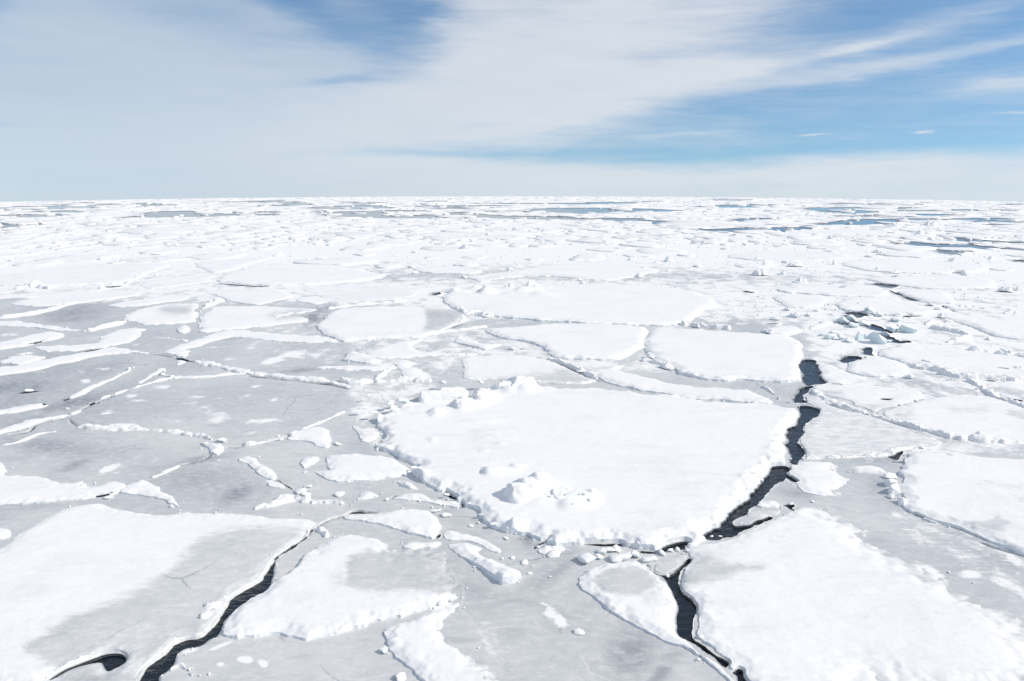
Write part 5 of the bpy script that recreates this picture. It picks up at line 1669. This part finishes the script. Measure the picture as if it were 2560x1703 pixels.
ridge('G', 'narrow snow lip on the right bank of the left crack', [(1880, 600), (1905, 555), (1950, 498)], [30, 30, 8], H=0.10)
ridge('G', 'snow ridge on the right bank at the lowest bend of the left crack', [(1225, 1200), (1290, 1172), (1360, 1162)], [24, 40, 20], H=0.09)
ridge('G', 'slim snow ridge on grey ice below the crescent floe', [(1410, 1192), (1500, 1158), (1612, 1118)], [24, 26, 14], H=0.08)
ridge('G', 'crumbling snow ridge along the bottom edge, right of the left crack', [(1080, 1375), (1180, 1290), (1250, 1265), (1300, 1330), (1420, 1400)], [40, 60, 60, 50, 40], H=0.12)
ridge('F', 'long low ridge curving right from the crack bend to the right edge, upper part', [(900, 195), (955, 255), (1060, 302), (1180, 335), (1300, 375)], [34, 40, 38, 30, 26], H=0.20)
ridge('F', 'long low ridge curving right from the crack bend to the right edge, lower part', [(1300, 375), (1400, 405), (1550, 452), (1700, 490), (1850, 532), (1990, 545)], [24, 26, 38, 34, 40, 34], H=0.20)
ridge('F', 'lumpy ridge ending at the right edge above the shadowed floe', [(1980, 545), (2100, 552), (2250, 562), (2400, 580)], [40, 40, 26, 18], H=0.20)
ridge('F', 'thin snow ridge along the lower side of the grey plate right of the crack', [(860, 680), (1000, 674), (1180, 668), (1330, 658), (1450, 640), (1520, 610), (1610, 600)], [20, 24, 34, 30, 28, 24, 12], H=0.14)
ridge('F', 'thin ridge with shaded beads reaching the right edge, higher one', [(1960, 140), (2040, 172), (2110, 232), (2190, 265), (2280, 300), (2380, 345)], [18, 26, 36, 30, 22, 16], H=0.24)
ridge('F', 'thin snow line zigzagging left of the crack gap', [(560, 180), (620, 215), (680, 275)], [18, 22, 10], H=0.12)
ridge('C', 'row of shaded lumps along the seam below the white floe with scalloped bank', [(1550, 1180), (1650, 1208), (1740, 1216), (1800, 1238), (1900, 1262), (2000, 1276), (2150, 1277), (2357, 1302)], [26, 36, 36, 30, 42, 34, 30, 24], H=0.30)
ridge('C', 'curved ridge framing a grey plate right of the rubble pool', [(1715, 925), (1760, 932), (1850, 950), (1930, 970), (1990, 990), (1930, 1012), (1830, 1035)], [34, 40, 30, 30, 44, 30, 14], H=0.30)
ridge('C', 'low ridge over a blue shadow between the rubble pool and the raised lip', [(1670, 912), (1720, 896), (1800, 888), (1890, 898)], [14, 24, 22, 10], H=0.24)
ridge('C', 'row of lumps along the back of the squarish floe', [(0, 912), (60, 908), (110, 915), (200, 930), (300, 936), (360, 940)], [20, 22, 34, 18, 24, 16], H=0.28)
ridge('B', 'thin ridge from the grey bare end to the saw tooth floe', [(600, 977), (700, 962), (830, 946), (950, 930), (1010, 924)], [10, 14, 18, 16, 14], H=0.16)
ridge('B', 'small ridge along the right end of the big rounded floe', [(700, 947), (780, 918), (830, 895), (862, 872)], [8, 12, 22, 22], H=0.18)
ridge('B', 'rubble ridge along the front left of the great floe', [(800, 800), (850, 835), (900, 830), (960, 845), (1060, 855)], [22, 50, 40, 36, 12], H=0.35)
ridge('B', 'snow ridge below the ragged floe, joining the pressure ridge', [(0, 1290), (80, 1310), (200, 1300), (300, 1300), (450, 1290), (560, 1295), (640, 1300)], [26, 36, 44, 40, 30, 30, 20], H=0.20)
ridge('B', 'low white ridge left of the curved broken slab', [(240, 1290), (290, 1250), (340, 1210), (400, 1200)], [40, 44, 34, 16], H=0.18)
ridge('E', 'thin white rim round the grey end of the broad plate', [(1340, 152), (1500, 158), (1680, 160), (1740, 145), (1760, 125)], [10, 14, 16, 12, 8], H=0.12)
ridge('E', 'small lumpy ridge slanting down to the long triangle floe', [(355, 838), (400, 838), (450, 860), (500, 880), (545, 892)], [26, 34, 38, 40, 14], H=0.14)
ridge('B', 'rough seam of snow lumps between the saw tooth floe and the long shelf', [(1420, 1140), (1500, 1165), (1580, 1195), (1640, 1225), (1700, 1255), (1760, 1275)], [20, 26, 34, 44, 40, 18], H=0.24)
ridge('B', 'snow crust along the foot of the squarish floe', [(2060, 1160), (2120, 1160), (2200, 1185), (2280, 1205)], [18, 26, 30, 20], H=0.22)

# ----------------------------------------------------------------------------
# single blocks
# ----------------------------------------------------------------------------


def B(tile, x, y, w, label, kind='round', group=None, hk=1.0, z=SHEET_Z, tilt=0.15, dk=1.0):
    P = photo(tile, [(x, y)])[0]
    block(P[0], P[1], w * TS, label, group, kind, hk, tilt, z, dk)


GP = 'snowy blocks piled at the foot of the middle floe'
for i, (x, y, w, lab) in enumerate([
        (1700, 562, 150, 'oval snow block lying apart left of the boulder pile'),
        (1790, 500, 90, 'round snow boulder at the upper left of the pile'),
        (1850, 492, 100, 'round snow boulder at the upper middle of the pile'),
        (1900, 478, 80, 'snow boulder at the upper right of the pile, against the middle floe'),
        (1770, 535, 80, 'snow boulder at the lower left of the pile'),
        (1950, 535, 130, 'broad snow boulder in the middle of the curled rim'),
        (2020, 528, 100, 'lumpy snow boulder at the right end of the curled rim'),
        (1880, 550, 110, 'low snow boulder on the curled rim'),
        (2118, 552, 105, 'large round boulder left of the grey plate in the black fork'),
        (2205, 505, 70, 'snow boulder above the grey plate in the black fork'),
        (2262, 490, 60, 'smaller snow boulder right above the grey plate'),
        (2310, 480, 45, 'least snow boulder at the right end of the row above the grey plate'),
        (2240, 664, 42, 'white crumb floating in the black fork')]):
    B('H', x, y, w, lab, 'round', GP, 0.9, SHEET_Z if i < 12 else 0.0)
GC = 'crumbs of snow on the grey ice in front of the middle floe'
for (x, y, w, hk, lab) in [
        (900, 315, 50, .5, 'snow crumb on grey ice right of the flat slab'), (1140, 402, 60, .45, 'snow crumb on grey ice below the lumpy edge of the middle floe'), (1186, 536, 42, .7, 'small round snow crumb above the tilted bar'),
        (1264, 568, 72, .6, 'oval snow crumb above the lower end of the tilted bar'), (1322, 590, 34, .6, 'tiny snow crumb right of the oval one'), (1440, 668, 30, .6, 'lone tiny snow crumb between the tilted bar and the curled floe'),
        (1300, 640, 40, .7, 'broken crumb at the lower right corner of the tilted bar'), (1205, 372, 24, 1., 'tiny crumb under the edge of the middle floe'), (1470, 518, 105, .6, 'snow lump lying in front of the small split plate'),
        (1640, 1048, 95, .7, 'round snow lump at the lower end of the snow trail on grey ice'), (735, 105, 60, .6, 'snow lump in the dark cleft of the middle floe edge'),
        (300, 1180, 80, .7, 'snow lump beside the rounded left rim at bottom centre'), (420, 1365, 110, .6, 'snow lump at the bottom edge beside the rounded left rim'), (1800, 850, 30, .6, 'tiny snow crumb at the outer edge of the curled floe'),
        (1930, 922, 50, .8, 'snow crumb pressed to the outer edge of the curled floe'), (730, 245, 90, .5, 'shard of snow at the right end of the flat slab'), (655, 215, 90, .5, 'broken shard on the upper right corner of the flat slab'),
        (500, 520, 10, .5, 'speck of snow in the grey pool of the crescent floe')]:
    B('H', x, y, w, lab, 'round', GC, hk)
for (x, y, w, hk, lab) in [
        (2055, 905, 95, .7, 'cluster block of snow above the chain of blocks, larger one'), (2112, 870, 55, .9, 'cluster block of snow above the chain of blocks, upper one'), (2095, 925, 60, .6, 'cluster block of snow above the chain of blocks, lower right one'),
        (2330, 925, 90, .6, 'snow block left of the shark tooth floe'), (2090, 770, 40, .5, 'tiny snow crumb below the square block'), (1522, 562, 90, .5, 'flat block touching the bone shaped knot'), (1930, 548, 40, .5, 'tiny crumb left of the white wedge floe'),
        (1908, 522, 32, .5, 'tiny crumb left of the wedge floe, upper one'), (1495, 690, 34, .5, 'lone crumb below the bone shaped knot'), (2310, 578, 80, .4, 'flat crumb right of the white wedge floe'), (745, 948, 60, .4, 'flat crumb between the left edge floe and the corner floe'),
        (190, 216, 66, .4, 'white crumb in a dark slit near the left edge'), (460, 335, 30, .8, 'small snow crumb beside the dark corner of the ridges'), (622, 300, 30, .6, 'small snow crumb at the dark end of a thin ridge')]:
    B('D', x, y, w, lab, 'round', 'crumbs of snow on the grey ice on the left', hk)
for (x, y, w, hk, lab) in [
        (1455, 860, 90, 1.1, 'upper blue shaded block at the left side of the right edge floe'), (1460, 905, 110, .9, 'middle blue shaded block at the left side of the right edge floe'), (1450, 940, 60, .7, 'lower white block at the left side of the right edge floe'),
        (1515, 985, 80, .9, 'blue block at the lower left corner of the right edge floe'), (1440, 805, 80, .7, 'flat block at the head of the row beside the right edge floe'), (1500, 700, 50, .7, 'block in the dark notch at the upper left of the right edge floe')]:
    B('F', x, y, w, lab, 'sharp', 'blocks heaped along the left side of the right edge floe', hk)
for (x, y, w, lab) in [(1660, 604, 40, 'snow lump on the seam above the right edge floe'), (1980, 530, 36, 'snow lump on the long curving ridge, left of two'), (2050, 518, 70, 'snow lump on the long curving ridge, right of two'), (905, 975, 30, 'snow lump on the upper edge of the corner floe'),
                       (220, 1212, 34, 'white crumb in the closed end of the crack'), (275, 1212, 26, 'tiny crumb at the right of the closed end of the crack'), (118, 1240, 26, 'blue lump on the seam below the crack end'), (760, 992, 44, 'white crumb in the little dark hook of water')]:
    B('F', x, y, w, lab, 'round', 'lumps of snow along the seams on the right', 0.9)
# the pool of blue green blocks
TB = 'blue green blocks of crushed ice in the rubble pool'
for (x, y, w, hk, lab) in [(1030, 1005, 85, .8, 'blue green block at the left end of the front row in the pool'), (1095, 1012, 75, .8, 'second block of the front row in the pool'), (1165, 1028, 85, .7, 'third block of the front row, pale teal'),
                           (1225, 1010, 70, .8, 'fourth block of the front row, set back'), (1340, 1032, 110, .8, 'biggest blue green block, right end of the front row'), (1290, 1005, 60, .8, 'small block behind the biggest blue green one'),
                           (1415, 1030, 70, .7, 'block right of the biggest blue green one'), (1165, 882, 80, .8, 'teal block at the back of the pool'), (1190, 925, 110, .5, 'broad teal block in the middle of the pool'),
                           (1255, 915, 70, .7, 'teal block at the middle right of the pool'), (1110, 895, 90, .5, 'flat teal block at the back left of the pool'), (1450, 950, 110, .6, 'bluish block at the right of the pool'),
                           (1560, 962, 110, .7, 'outermost bluish block at the right of the pool'), (1480, 888, 90, .6, 'pale block behind the right of the pool'), (1370, 852, 60, .8, 'pale block at the far side of the pool'),
                           (1300, 830, 60, .8, 'farthest small block of the pool'), (1400, 985, 60, .7, 'block beside the dark water in the pool'), (1500, 940, 60, .9, 'peaked block at the right of the pool'),
                           (1060, 965, 70, .4, 'flat pale block left in the pool'), (980, 985, 60, .5, 'dark edged block at the left rim of the pool')]:
    B('C', x, y, w, lab, 'teal', TB, hk * 1.25)
# hummocks standing out on the middle and far floes
HB = 'hummocks and blocks scattered over the farther floes'
for (tile, x, y, w, hk, lab) in [
        ('C', 545, 560, 130, .8, 'double peaked blue block right of centre in the pack'), ('C', 695, 560, 60, 1., 'block right of the double peaked blue one'), ('C', 590, 492, 150, .5, 'long low blue block on a pale floe'),
        ('C', 790, 500, 130, .8, 'dark blue block beside the long low one'), ('C', 720, 480, 60, .8, 'small block between two long blue blocks'), ('C', 820, 612, 110, .7, 'peaked white block below the blue blocks'),
        ('C', 1060, 490, 36, 2., 'small upright block at the tip of the long right floe'), ('C', 600, 390, 50, .6, 'small blue block before the far water'), ('C', 120, 505, 70, .8, 'blue block on the left slope of a pale far floe'),
        ('C', 300, 385, 90, .5, 'low block beside a thin dark line of water'), ('C', 160, 372, 120, .25, 'flat tilted slab showing a blue edge'), ('C', 2235, 675, 90, .8, 'blue block near the right edge, left of two'), ('C', 2315, 668, 80, .6, 'blue block near the right edge, right of two'),
        ('C', 1345, 532, 60, .8, 'lump on the front rim of the long right floe, left one'), ('C', 1470, 550, 70, .6, 'lump on the front rim of the long right floe, middle one'), ('C', 1500, 575, 90, .5, 'flat block in front of the long right floe'),
        ('C', 1950, 562, 50, .9, 'dark lump at the right end of the long right floe'), ('C', 1700, 228, 110, .7, 'jagged blue block on the far floes right'), ('C', 1450, 236, 90, .9, 'white peak among the far floes right'), ('C', 1640, 285, 60, 1.1, 'small far peak beside the open water'),
        ('C', 1720, 322, 70, .7, 'low far block left of the open water'), ('C', 1350, 410, 70, .7, 'low block before the far open water'), ('C', 1030, 402, 90, .5, 'low blue heap before the far open water'), ('C', 610, 958, 80, .9, 'blue block on the left tip of the small floe'),
        ('C', 780, 845, 90, .9, 'peaked block behind the small floe'), ('C', 660, 892, 100, .5, 'flat blue block left of the rubble pool'), ('C', 665, 865, 80, .5, 'low block left of the rubble pool, behind the flat one'), ('C', 880, 838, 60, .6, 'white block left of the pool'),
        ('C', 735, 800, 60, .8, 'small block behind the peaked one'), ('C', 1220, 765, 50, .7, 'lump on the rough strewn floe'), ('C', 1350, 832, 60, .6, 'lump at the front of the rough strewn floe'), ('C', 1720, 768, 60, .7, 'block at the end of the winding crack'),
        ('C', 1770, 795, 50, .6, 'smaller block at the end of the winding crack'), ('C', 2015, 1085, 100, .8, 'peaked block on the broad right floe'), ('C', 2110, 1088, 80, .4, 'flat block right of the peaked one on the broad floe'), ('C', 2225, 1105, 110, .6, 'rounded block on the broad right floe'),
        ('C', 2345, 1118, 70, .7, 'block cut by the right edge on the broad floe'), ('C', 1715, 1160, 120, .4, 'low peaked drift on the broad right floe'), ('C', 2200, 1205, 90, .5, 'low blue lump on the broad floe, left of two'), ('C', 2315, 1205, 90, .6, 'low blue lump on the broad floe, right of two'),
        ('C', 2150, 1280, 60, .6, 'blue lump on the shaded row of lumps'), ('C', 1570, 1260, 60, .6, 'lump at the lower edge of the scalloped floe'), ('C', 780, 1130, 50, .6, 'small lump on the squarish floe'), ('C', 2260, 808, 50, .5, 'small lump on grey ice at the right'),
        ('C', 2120, 1000, 60, .6, 'lump at the front of the raised lip floe'), ('C', 1790, 850, 60, 1., 'peak at the left end of the raised lip'), ('C', 110, 915, 70, .9, 'blue block at the back of the squarish floe'), ('C', 940, 805, 60, .5, 'thin block left of the rough strewn floe'),
        ('B', 1165, 530, 50, 1., 'small blue cube on the corner of the humped floe'), ('B', 1645, 598, 50, .7, 'small blue block in front of the humped floe'), ('B', 2050, 575, 90, .7, 'blue block at the right end of the humped floe'),
        ('B', 2000, 462, 70, .6, 'small block right of centre on the far pack'), ('B', 2255, 470, 90, .8, 'peaked blue heap on the far pack'), ('B', 1830, 348, 70, .8, 'blue lump on the far white pack'), ('B', 1020, 292, 80, .6, 'dark lump on the far white pack near the centre'),
        ('B', 870, 385, 120, .6, 'white heap on the far pack left of centre'), ('B', 510, 410, 60, .5, 'low dark block on the far pack left of centre'), ('B', 1235, 352, 70, .3, 'flat blue edged slab on the far pack'), ('B', 1320, 640, 110, .9, 'white peak on the back edge of the great floe'),
        ('B', 1160, 655, 110, .7, 'low peak on the back edge of the great floe'), ('B', 1660, 625, 60, .9, 'small spike on the back edge of the great floe'), ('B', 1010, 845, 80, .7, 'dark hollow block at the front corner of the great floe'), ('B', 880, 830, 70, .9, 'white block at the front left corner of the great floe'),
        ('B', 1180, 1068, 70, .6, 'small heap on grey ice below the saw tooth floe, left of two'), ('B', 1275, 1062, 70, .5, 'small heap on grey ice below the saw tooth floe, right of two'), ('B', 2130, 1125, 80, .7, 'blue block at the foot of the squarish floe'),
        ('B', 2240, 1195, 120, .6, 'broad blue block at the lower left of the squarish floe'), ('B', 2140, 1000, 50, .7, 'small block between the saw tooth and squarish floes'), ('B', 1640, 1225, 60, .6, 'lump on the rough seam below the saw tooth floe'),
        ('A', 240, 648, 110, 1.0, 'tent shaped snow block near the left edge'), ('A', 1905, 435, 90, .8, 'blue white heap behind the oval floe'), ('A', 1080, 425, 90, .5, 'low white heap on the far pack left'), ('A', 840, 330, 120, .6, 'white heap far left of centre'),
        ('A', 410, 355, 110, .6, 'white heap on the far pack near the left edge'), ('A', 1850, 320, 60, .5, 'small far heap above the oval floe'), ('A', 2200, 455, 90, .5, 'broken heap right behind the oval floe'), ('A', 1090, 455, 70, .4, 'dark low block behind the wide pale floe'),
        ('A', 700, 655, 60, .8, 'small block at the corner of the wide pale floe'), ('A', 1480, 745, 100, .6, 'white heap above the sail shaped floe'), ('A', 1425, 775, 70, .6, 'small heap left of the sail shaped floe'), ('A', 1075, 570, 30, 1.2, 'tiny upright block before the oval floe')]:
    B(tile, x, y, w * 0.85, lab, 'heap' if hk >= .6 else 'flat', HB, hk * 1.15, SHEET_Z + (0.1 if tile != 'A' else 0.06))

# crumbs of snow strewn along the broken edges
rc = random.Random(9)
items = []
for poly in FLOE_POLYS:
    rr = np.hypot(poly[:, 0], poly[:, 1])
    if np.median(rr) > 62:
        continue
    nx = np.roll(poly, -1, 0) - np.roll(poly, 1, 0)
    nrm = np.stack([nx[:, 1], -nx[:, 0]], 1) / np.maximum(np.hypot(nx[:, 0], nx[:, 1]), 1e-9)[:, None]
    cl = fbm(poly[:, 0] / 0.9, poly[:, 1] / 0.9, 300, 3)
    for i in range(len(poly)):
        if cl[i] < 0.57 or rc.random() > 0.08 * (cl[i] - 0.50) * 8:
            continue
        d = rc.gauss(0, 0.10) + rc.choice([-1, 1]) * 0.05
        x, y = poly[i] + nrm[i] * d
        s = min(0.14, abs(rc.gauss(0, 0.035)) + 0.012) * (0.6 + rr[i] / 70)
        qx, qy = to_pixel(x, y, 0.1)
        if y < 2 or qx < -100 or qx > 2660 or qy > 1800:
            continue
        a1, b1 = np.array([x]), np.array([y])
        if any(inside(a1, b1, L)[0] for L in LEADS if (L.min(0) < (x, y)).all() and (L.max(0) > (x, y)).all()):
            continue
        items.append((x, y, SHEET_Z + sag(x, y) + 0.35 * s, s, s * rc.uniform(.6, 1), s * rc.uniform(.6, 1), 0, 0, rc.uniform(0, 6.28), i, CHL))
V, F = chunk_pile(None, 'snow_crumbs', items)
o = mesh_obj('snow_crumbs', V, F, M_BLOCK)
tag(o, 'crumbs of snow strewn along the broken edges of the floes', 'snow crumbs', kind='stuff')

# ----------------------------------------------------------------------------
# the far pack: smaller floes, each its own, then the crowd out to the horizon
# ----------------------------------------------------------------------------
rf = random.Random(404)
ALLP = [p for p in FLOE_POLYS]
BOX = [(p.min(0), p.max(0)) for p in ALLP]


def taken(x, y, r):
    for p, (lo, hi) in zip(ALLP, BOX):
        if x < lo[0] - r or x > hi[0] + r or y < lo[1] - r or y > hi[1] + r:
            continue
        a = np.array([x + r * math.cos(t) for t in (0, 1.57, 3.14, 4.71)] + [x])
        b = np.array([y + r * math.sin(t) for t in (0, 1.57, 3.14, 4.71)] + [y])
        if inside(a, b, p).any():
            return True
    return False


LBOX = [(L.min(0), L.max(0)) for L in LEADS]


def in_lead(x, y):
    a, b = np.array([x]), np.array([y])
    for L, (lo, hi) in zip(LEADS, LBOX):
        if x < lo[0] or x > hi[0] or y < lo[1] or y > hi[1]:
            continue
        if inside(a, b, L)[0]:
            return True
    return False


def small_floe_arrays(x, y, r, H, seed, n=22):
    rr = random.Random(seed)
    el, rot = rr.uniform(0.55, 1.0), rr.uniform(0, 6.28)
    ang = np.linspace(0, 2 * np.pi, n, endpoint=False)
    rad = r * (0.30 + 1.3 * fbm(np.cos(ang) * 1.1 + seed * 3.1, np.sin(ang) * 1.1 + seed, seed, 4, 0.65))
    ux, uy = rad * np.cos(ang), rad * np.sin(ang) * el
    bx, by = ux * math.cos(rot) - uy * math.sin(rot), ux * math.sin(rot) + uy * math.cos(rot)
    V = []
    e = min(0.3, 0.5 * H / r)
    for k, (sc_, zz) in enumerate([(1.0, BED), (1 - e, SHEET_Z + H * 0.75), (1 - 2.2 * e, SHEET_Z + H), (0.5, SHEET_Z + H)]):
        jit = np.array([rr.uniform(-1, 1) for _ in range(n)])
        zj = 0 if k == 0 else jit * H * (0.22 if k < 3 else 0.08)
        V.append(np.stack([bx * sc_, by * sc_, np.full(n, zz) + zj], 1))
    V = np.vstack(V + [np.array([[0, 0, SHEET_Z + H]])])
    F = []
    for k in range(3):
        for i in range(n):
            j = (i + 1) % n
            F.append((k * n + i, k * n + j, (k + 1) * n + j, (k + 1) * n + i))
    for i in range(n):
        F.append((3 * n + i, 3 * n + (i + 1) % n, 4 * n))
    return V, F, np.stack([bx + x, by + y], 1)


def where_words(px, py):
    side = 'far left' if px < 520 else 'left' if px < 1020 else 'middle' if px < 1540 else 'right' if px < 2050 else 'far right'
    dep = 'just above the big floes' if py > 600 else 'under the open water' if py > 560 else 'between the far leads'
    return side, dep


count = 0
tries = 0
GF = 'small floes of the far pack'
placed = []
while count < 170 and tries < 6000:
    tries += 1
    px = rf.uniform(-60, 2620)
    py = horizon_y(px) + rf.choice([rf.uniform(28, 140), rf.uniform(60, 190), rf.uniform(40, 110)])
    x, y = to_ground(px, py, 0.1)
    x, y = float(x), float(y)
    R = math.hypot(x, y)
    r = rf.uniform(0.9, 3.4) * (0.55 + R / 160)
    if taken(x, y, r * 0.9):
        continue
    if any((x - a) ** 2 + (y - b) ** 2 < (0.85 * (r + c)) ** 2 for a, b, c in placed):
        continue
    placed.append((x, y, r))
    H = rf.uniform(0.05, 0.14)
    if rf.random() > 0.15 and any(in_lead(x + r * math.cos(t), y + r * math.sin(t)) for t in (0, 1.57, 3.14, 4.71)):
        continue
    V, F, poly = small_floe_arrays(x, y, r, H, 1000 + count, 26)
    base = (x, y, sag(x, y))
    at = {'bare': np.full(len(V), rf.choice([0.0, 0.0, 0.1, 0.25])), 'wet': np.zeros(len(V))}
    o = mesh_obj('ice_floe', V + np.array(base), F, rf.choice([M_SNOW, M_SNOW, M_DULL]), None, base, attrs=at, smooth_=True)
    side, dep = where_words(px, py)
    tag(o, 'small flat white floe, far pack, %s, %s' % (side, dep), 'ice floe', 'small far floes, %s, %s' % (side, dep))
    count += 1

# small blocks of the far pack, each its own
GB = 0
tries = 0
while GB < 130 and tries < 4000:
    tries += 1
    px = rf.uniform(-40, 2600)
    py = horizon_y(px) + rf.choice([rf.uniform(30, 120), rf.uniform(60, 230)])
    if px < 1250 and py > 700:
        continue
    x, y = to_ground(px, py, 0.1)
    if in_lead(float(x), float(y)):
        continue
    w = rf.uniform(5, 17) * (0.6 + (py - 500) / 260)
    side, dep = where_words(px, py)
    block(px, py, w, 'small ice lump, far pack, %s, %s' % (side, dep), 'small far blocks, %s, %s' % (side, dep), rf.choice(['heap', 'heap', 'sharp', 'flat']), rf.uniform(.5, 1.0), 0.25, SHEET_Z + 0.05)
    GB += 1

# everything smaller, out to the horizon
Vs, Fs, off = [], [], 0
k = 0
for i in range(2600):
    px = rf.uniform(-180, 2740)
    py = horizon_y(px) + 2.0 + 120 * rf.random() ** 1.7
    x, y = to_ground(px, py, 0.1)
    x, y = float(x), float(y)
    R = math.hypot(x, y)
    if in_lead(x, y) and rf.random() > 0.36:
        continue
    r = min(7.0, 0.8 * math.exp(rf.gauss(0, 0.6))) * (0.4 + R / 170)
    if taken(x, y, r * 0.7):
        continue
    V, F, poly = small_floe_arrays(x, y, r, rf.uniform(0.05, 0.16), 5000 + i, 12)
    V = V + np.array([x, y, sag(x, y)])
    Vs.append(V)
    Fs += [tuple(a + off for a in f) for f in F]
    off += len(V)
V = np.vstack(Vs)
o = mesh_obj('pack_ice', V, Fs, M_SNOW, attrs={'bare': np.where(vnoise(V[:, 0] / 6, V[:, 1] / 6, 3) > 0.6, 0.3, 0.05), 'wet': np.zeros(len(V))})
tag(o, 'endless crowd of small white floes out to the horizon', 'pack ice', kind='stuff')
items = []
for i in range(7000):
    px = rf.uniform(-180, 2740)
    py = horizon_y(px) + 1.5 + (170 * rf.random() ** 1.9 if rf.random() < 0.8 else 300 * rf.random())
    if px < 1250 and py > 660:
        continue
    x, y = to_ground(px, py, 0.1)
    x, y = float(x), float(y)
    if in_lead(x, y):
        continue
    w = rf.uniform(1.5, 6.5) * (0.55 + (py - 490) / 300) * float(px_size(x, y)) * 0.4 * 0.5
    items.append((x, y, SHEET_Z + sag(x, y) + 0.02, w, w * rf.uniform(.6, 1), w * rf.uniform(.5, 1.1), 0, 0, rf.uniform(0, 6.28), i, CHL))
V, F = chunk_pile(None, 'ice_rubble', items)
o = mesh_obj('ice_rubble', V, F, M_BLOCK)
tag(o, 'countless crumbs of broken ice strewn over the far pack', 'ice rubble', kind='stuff')
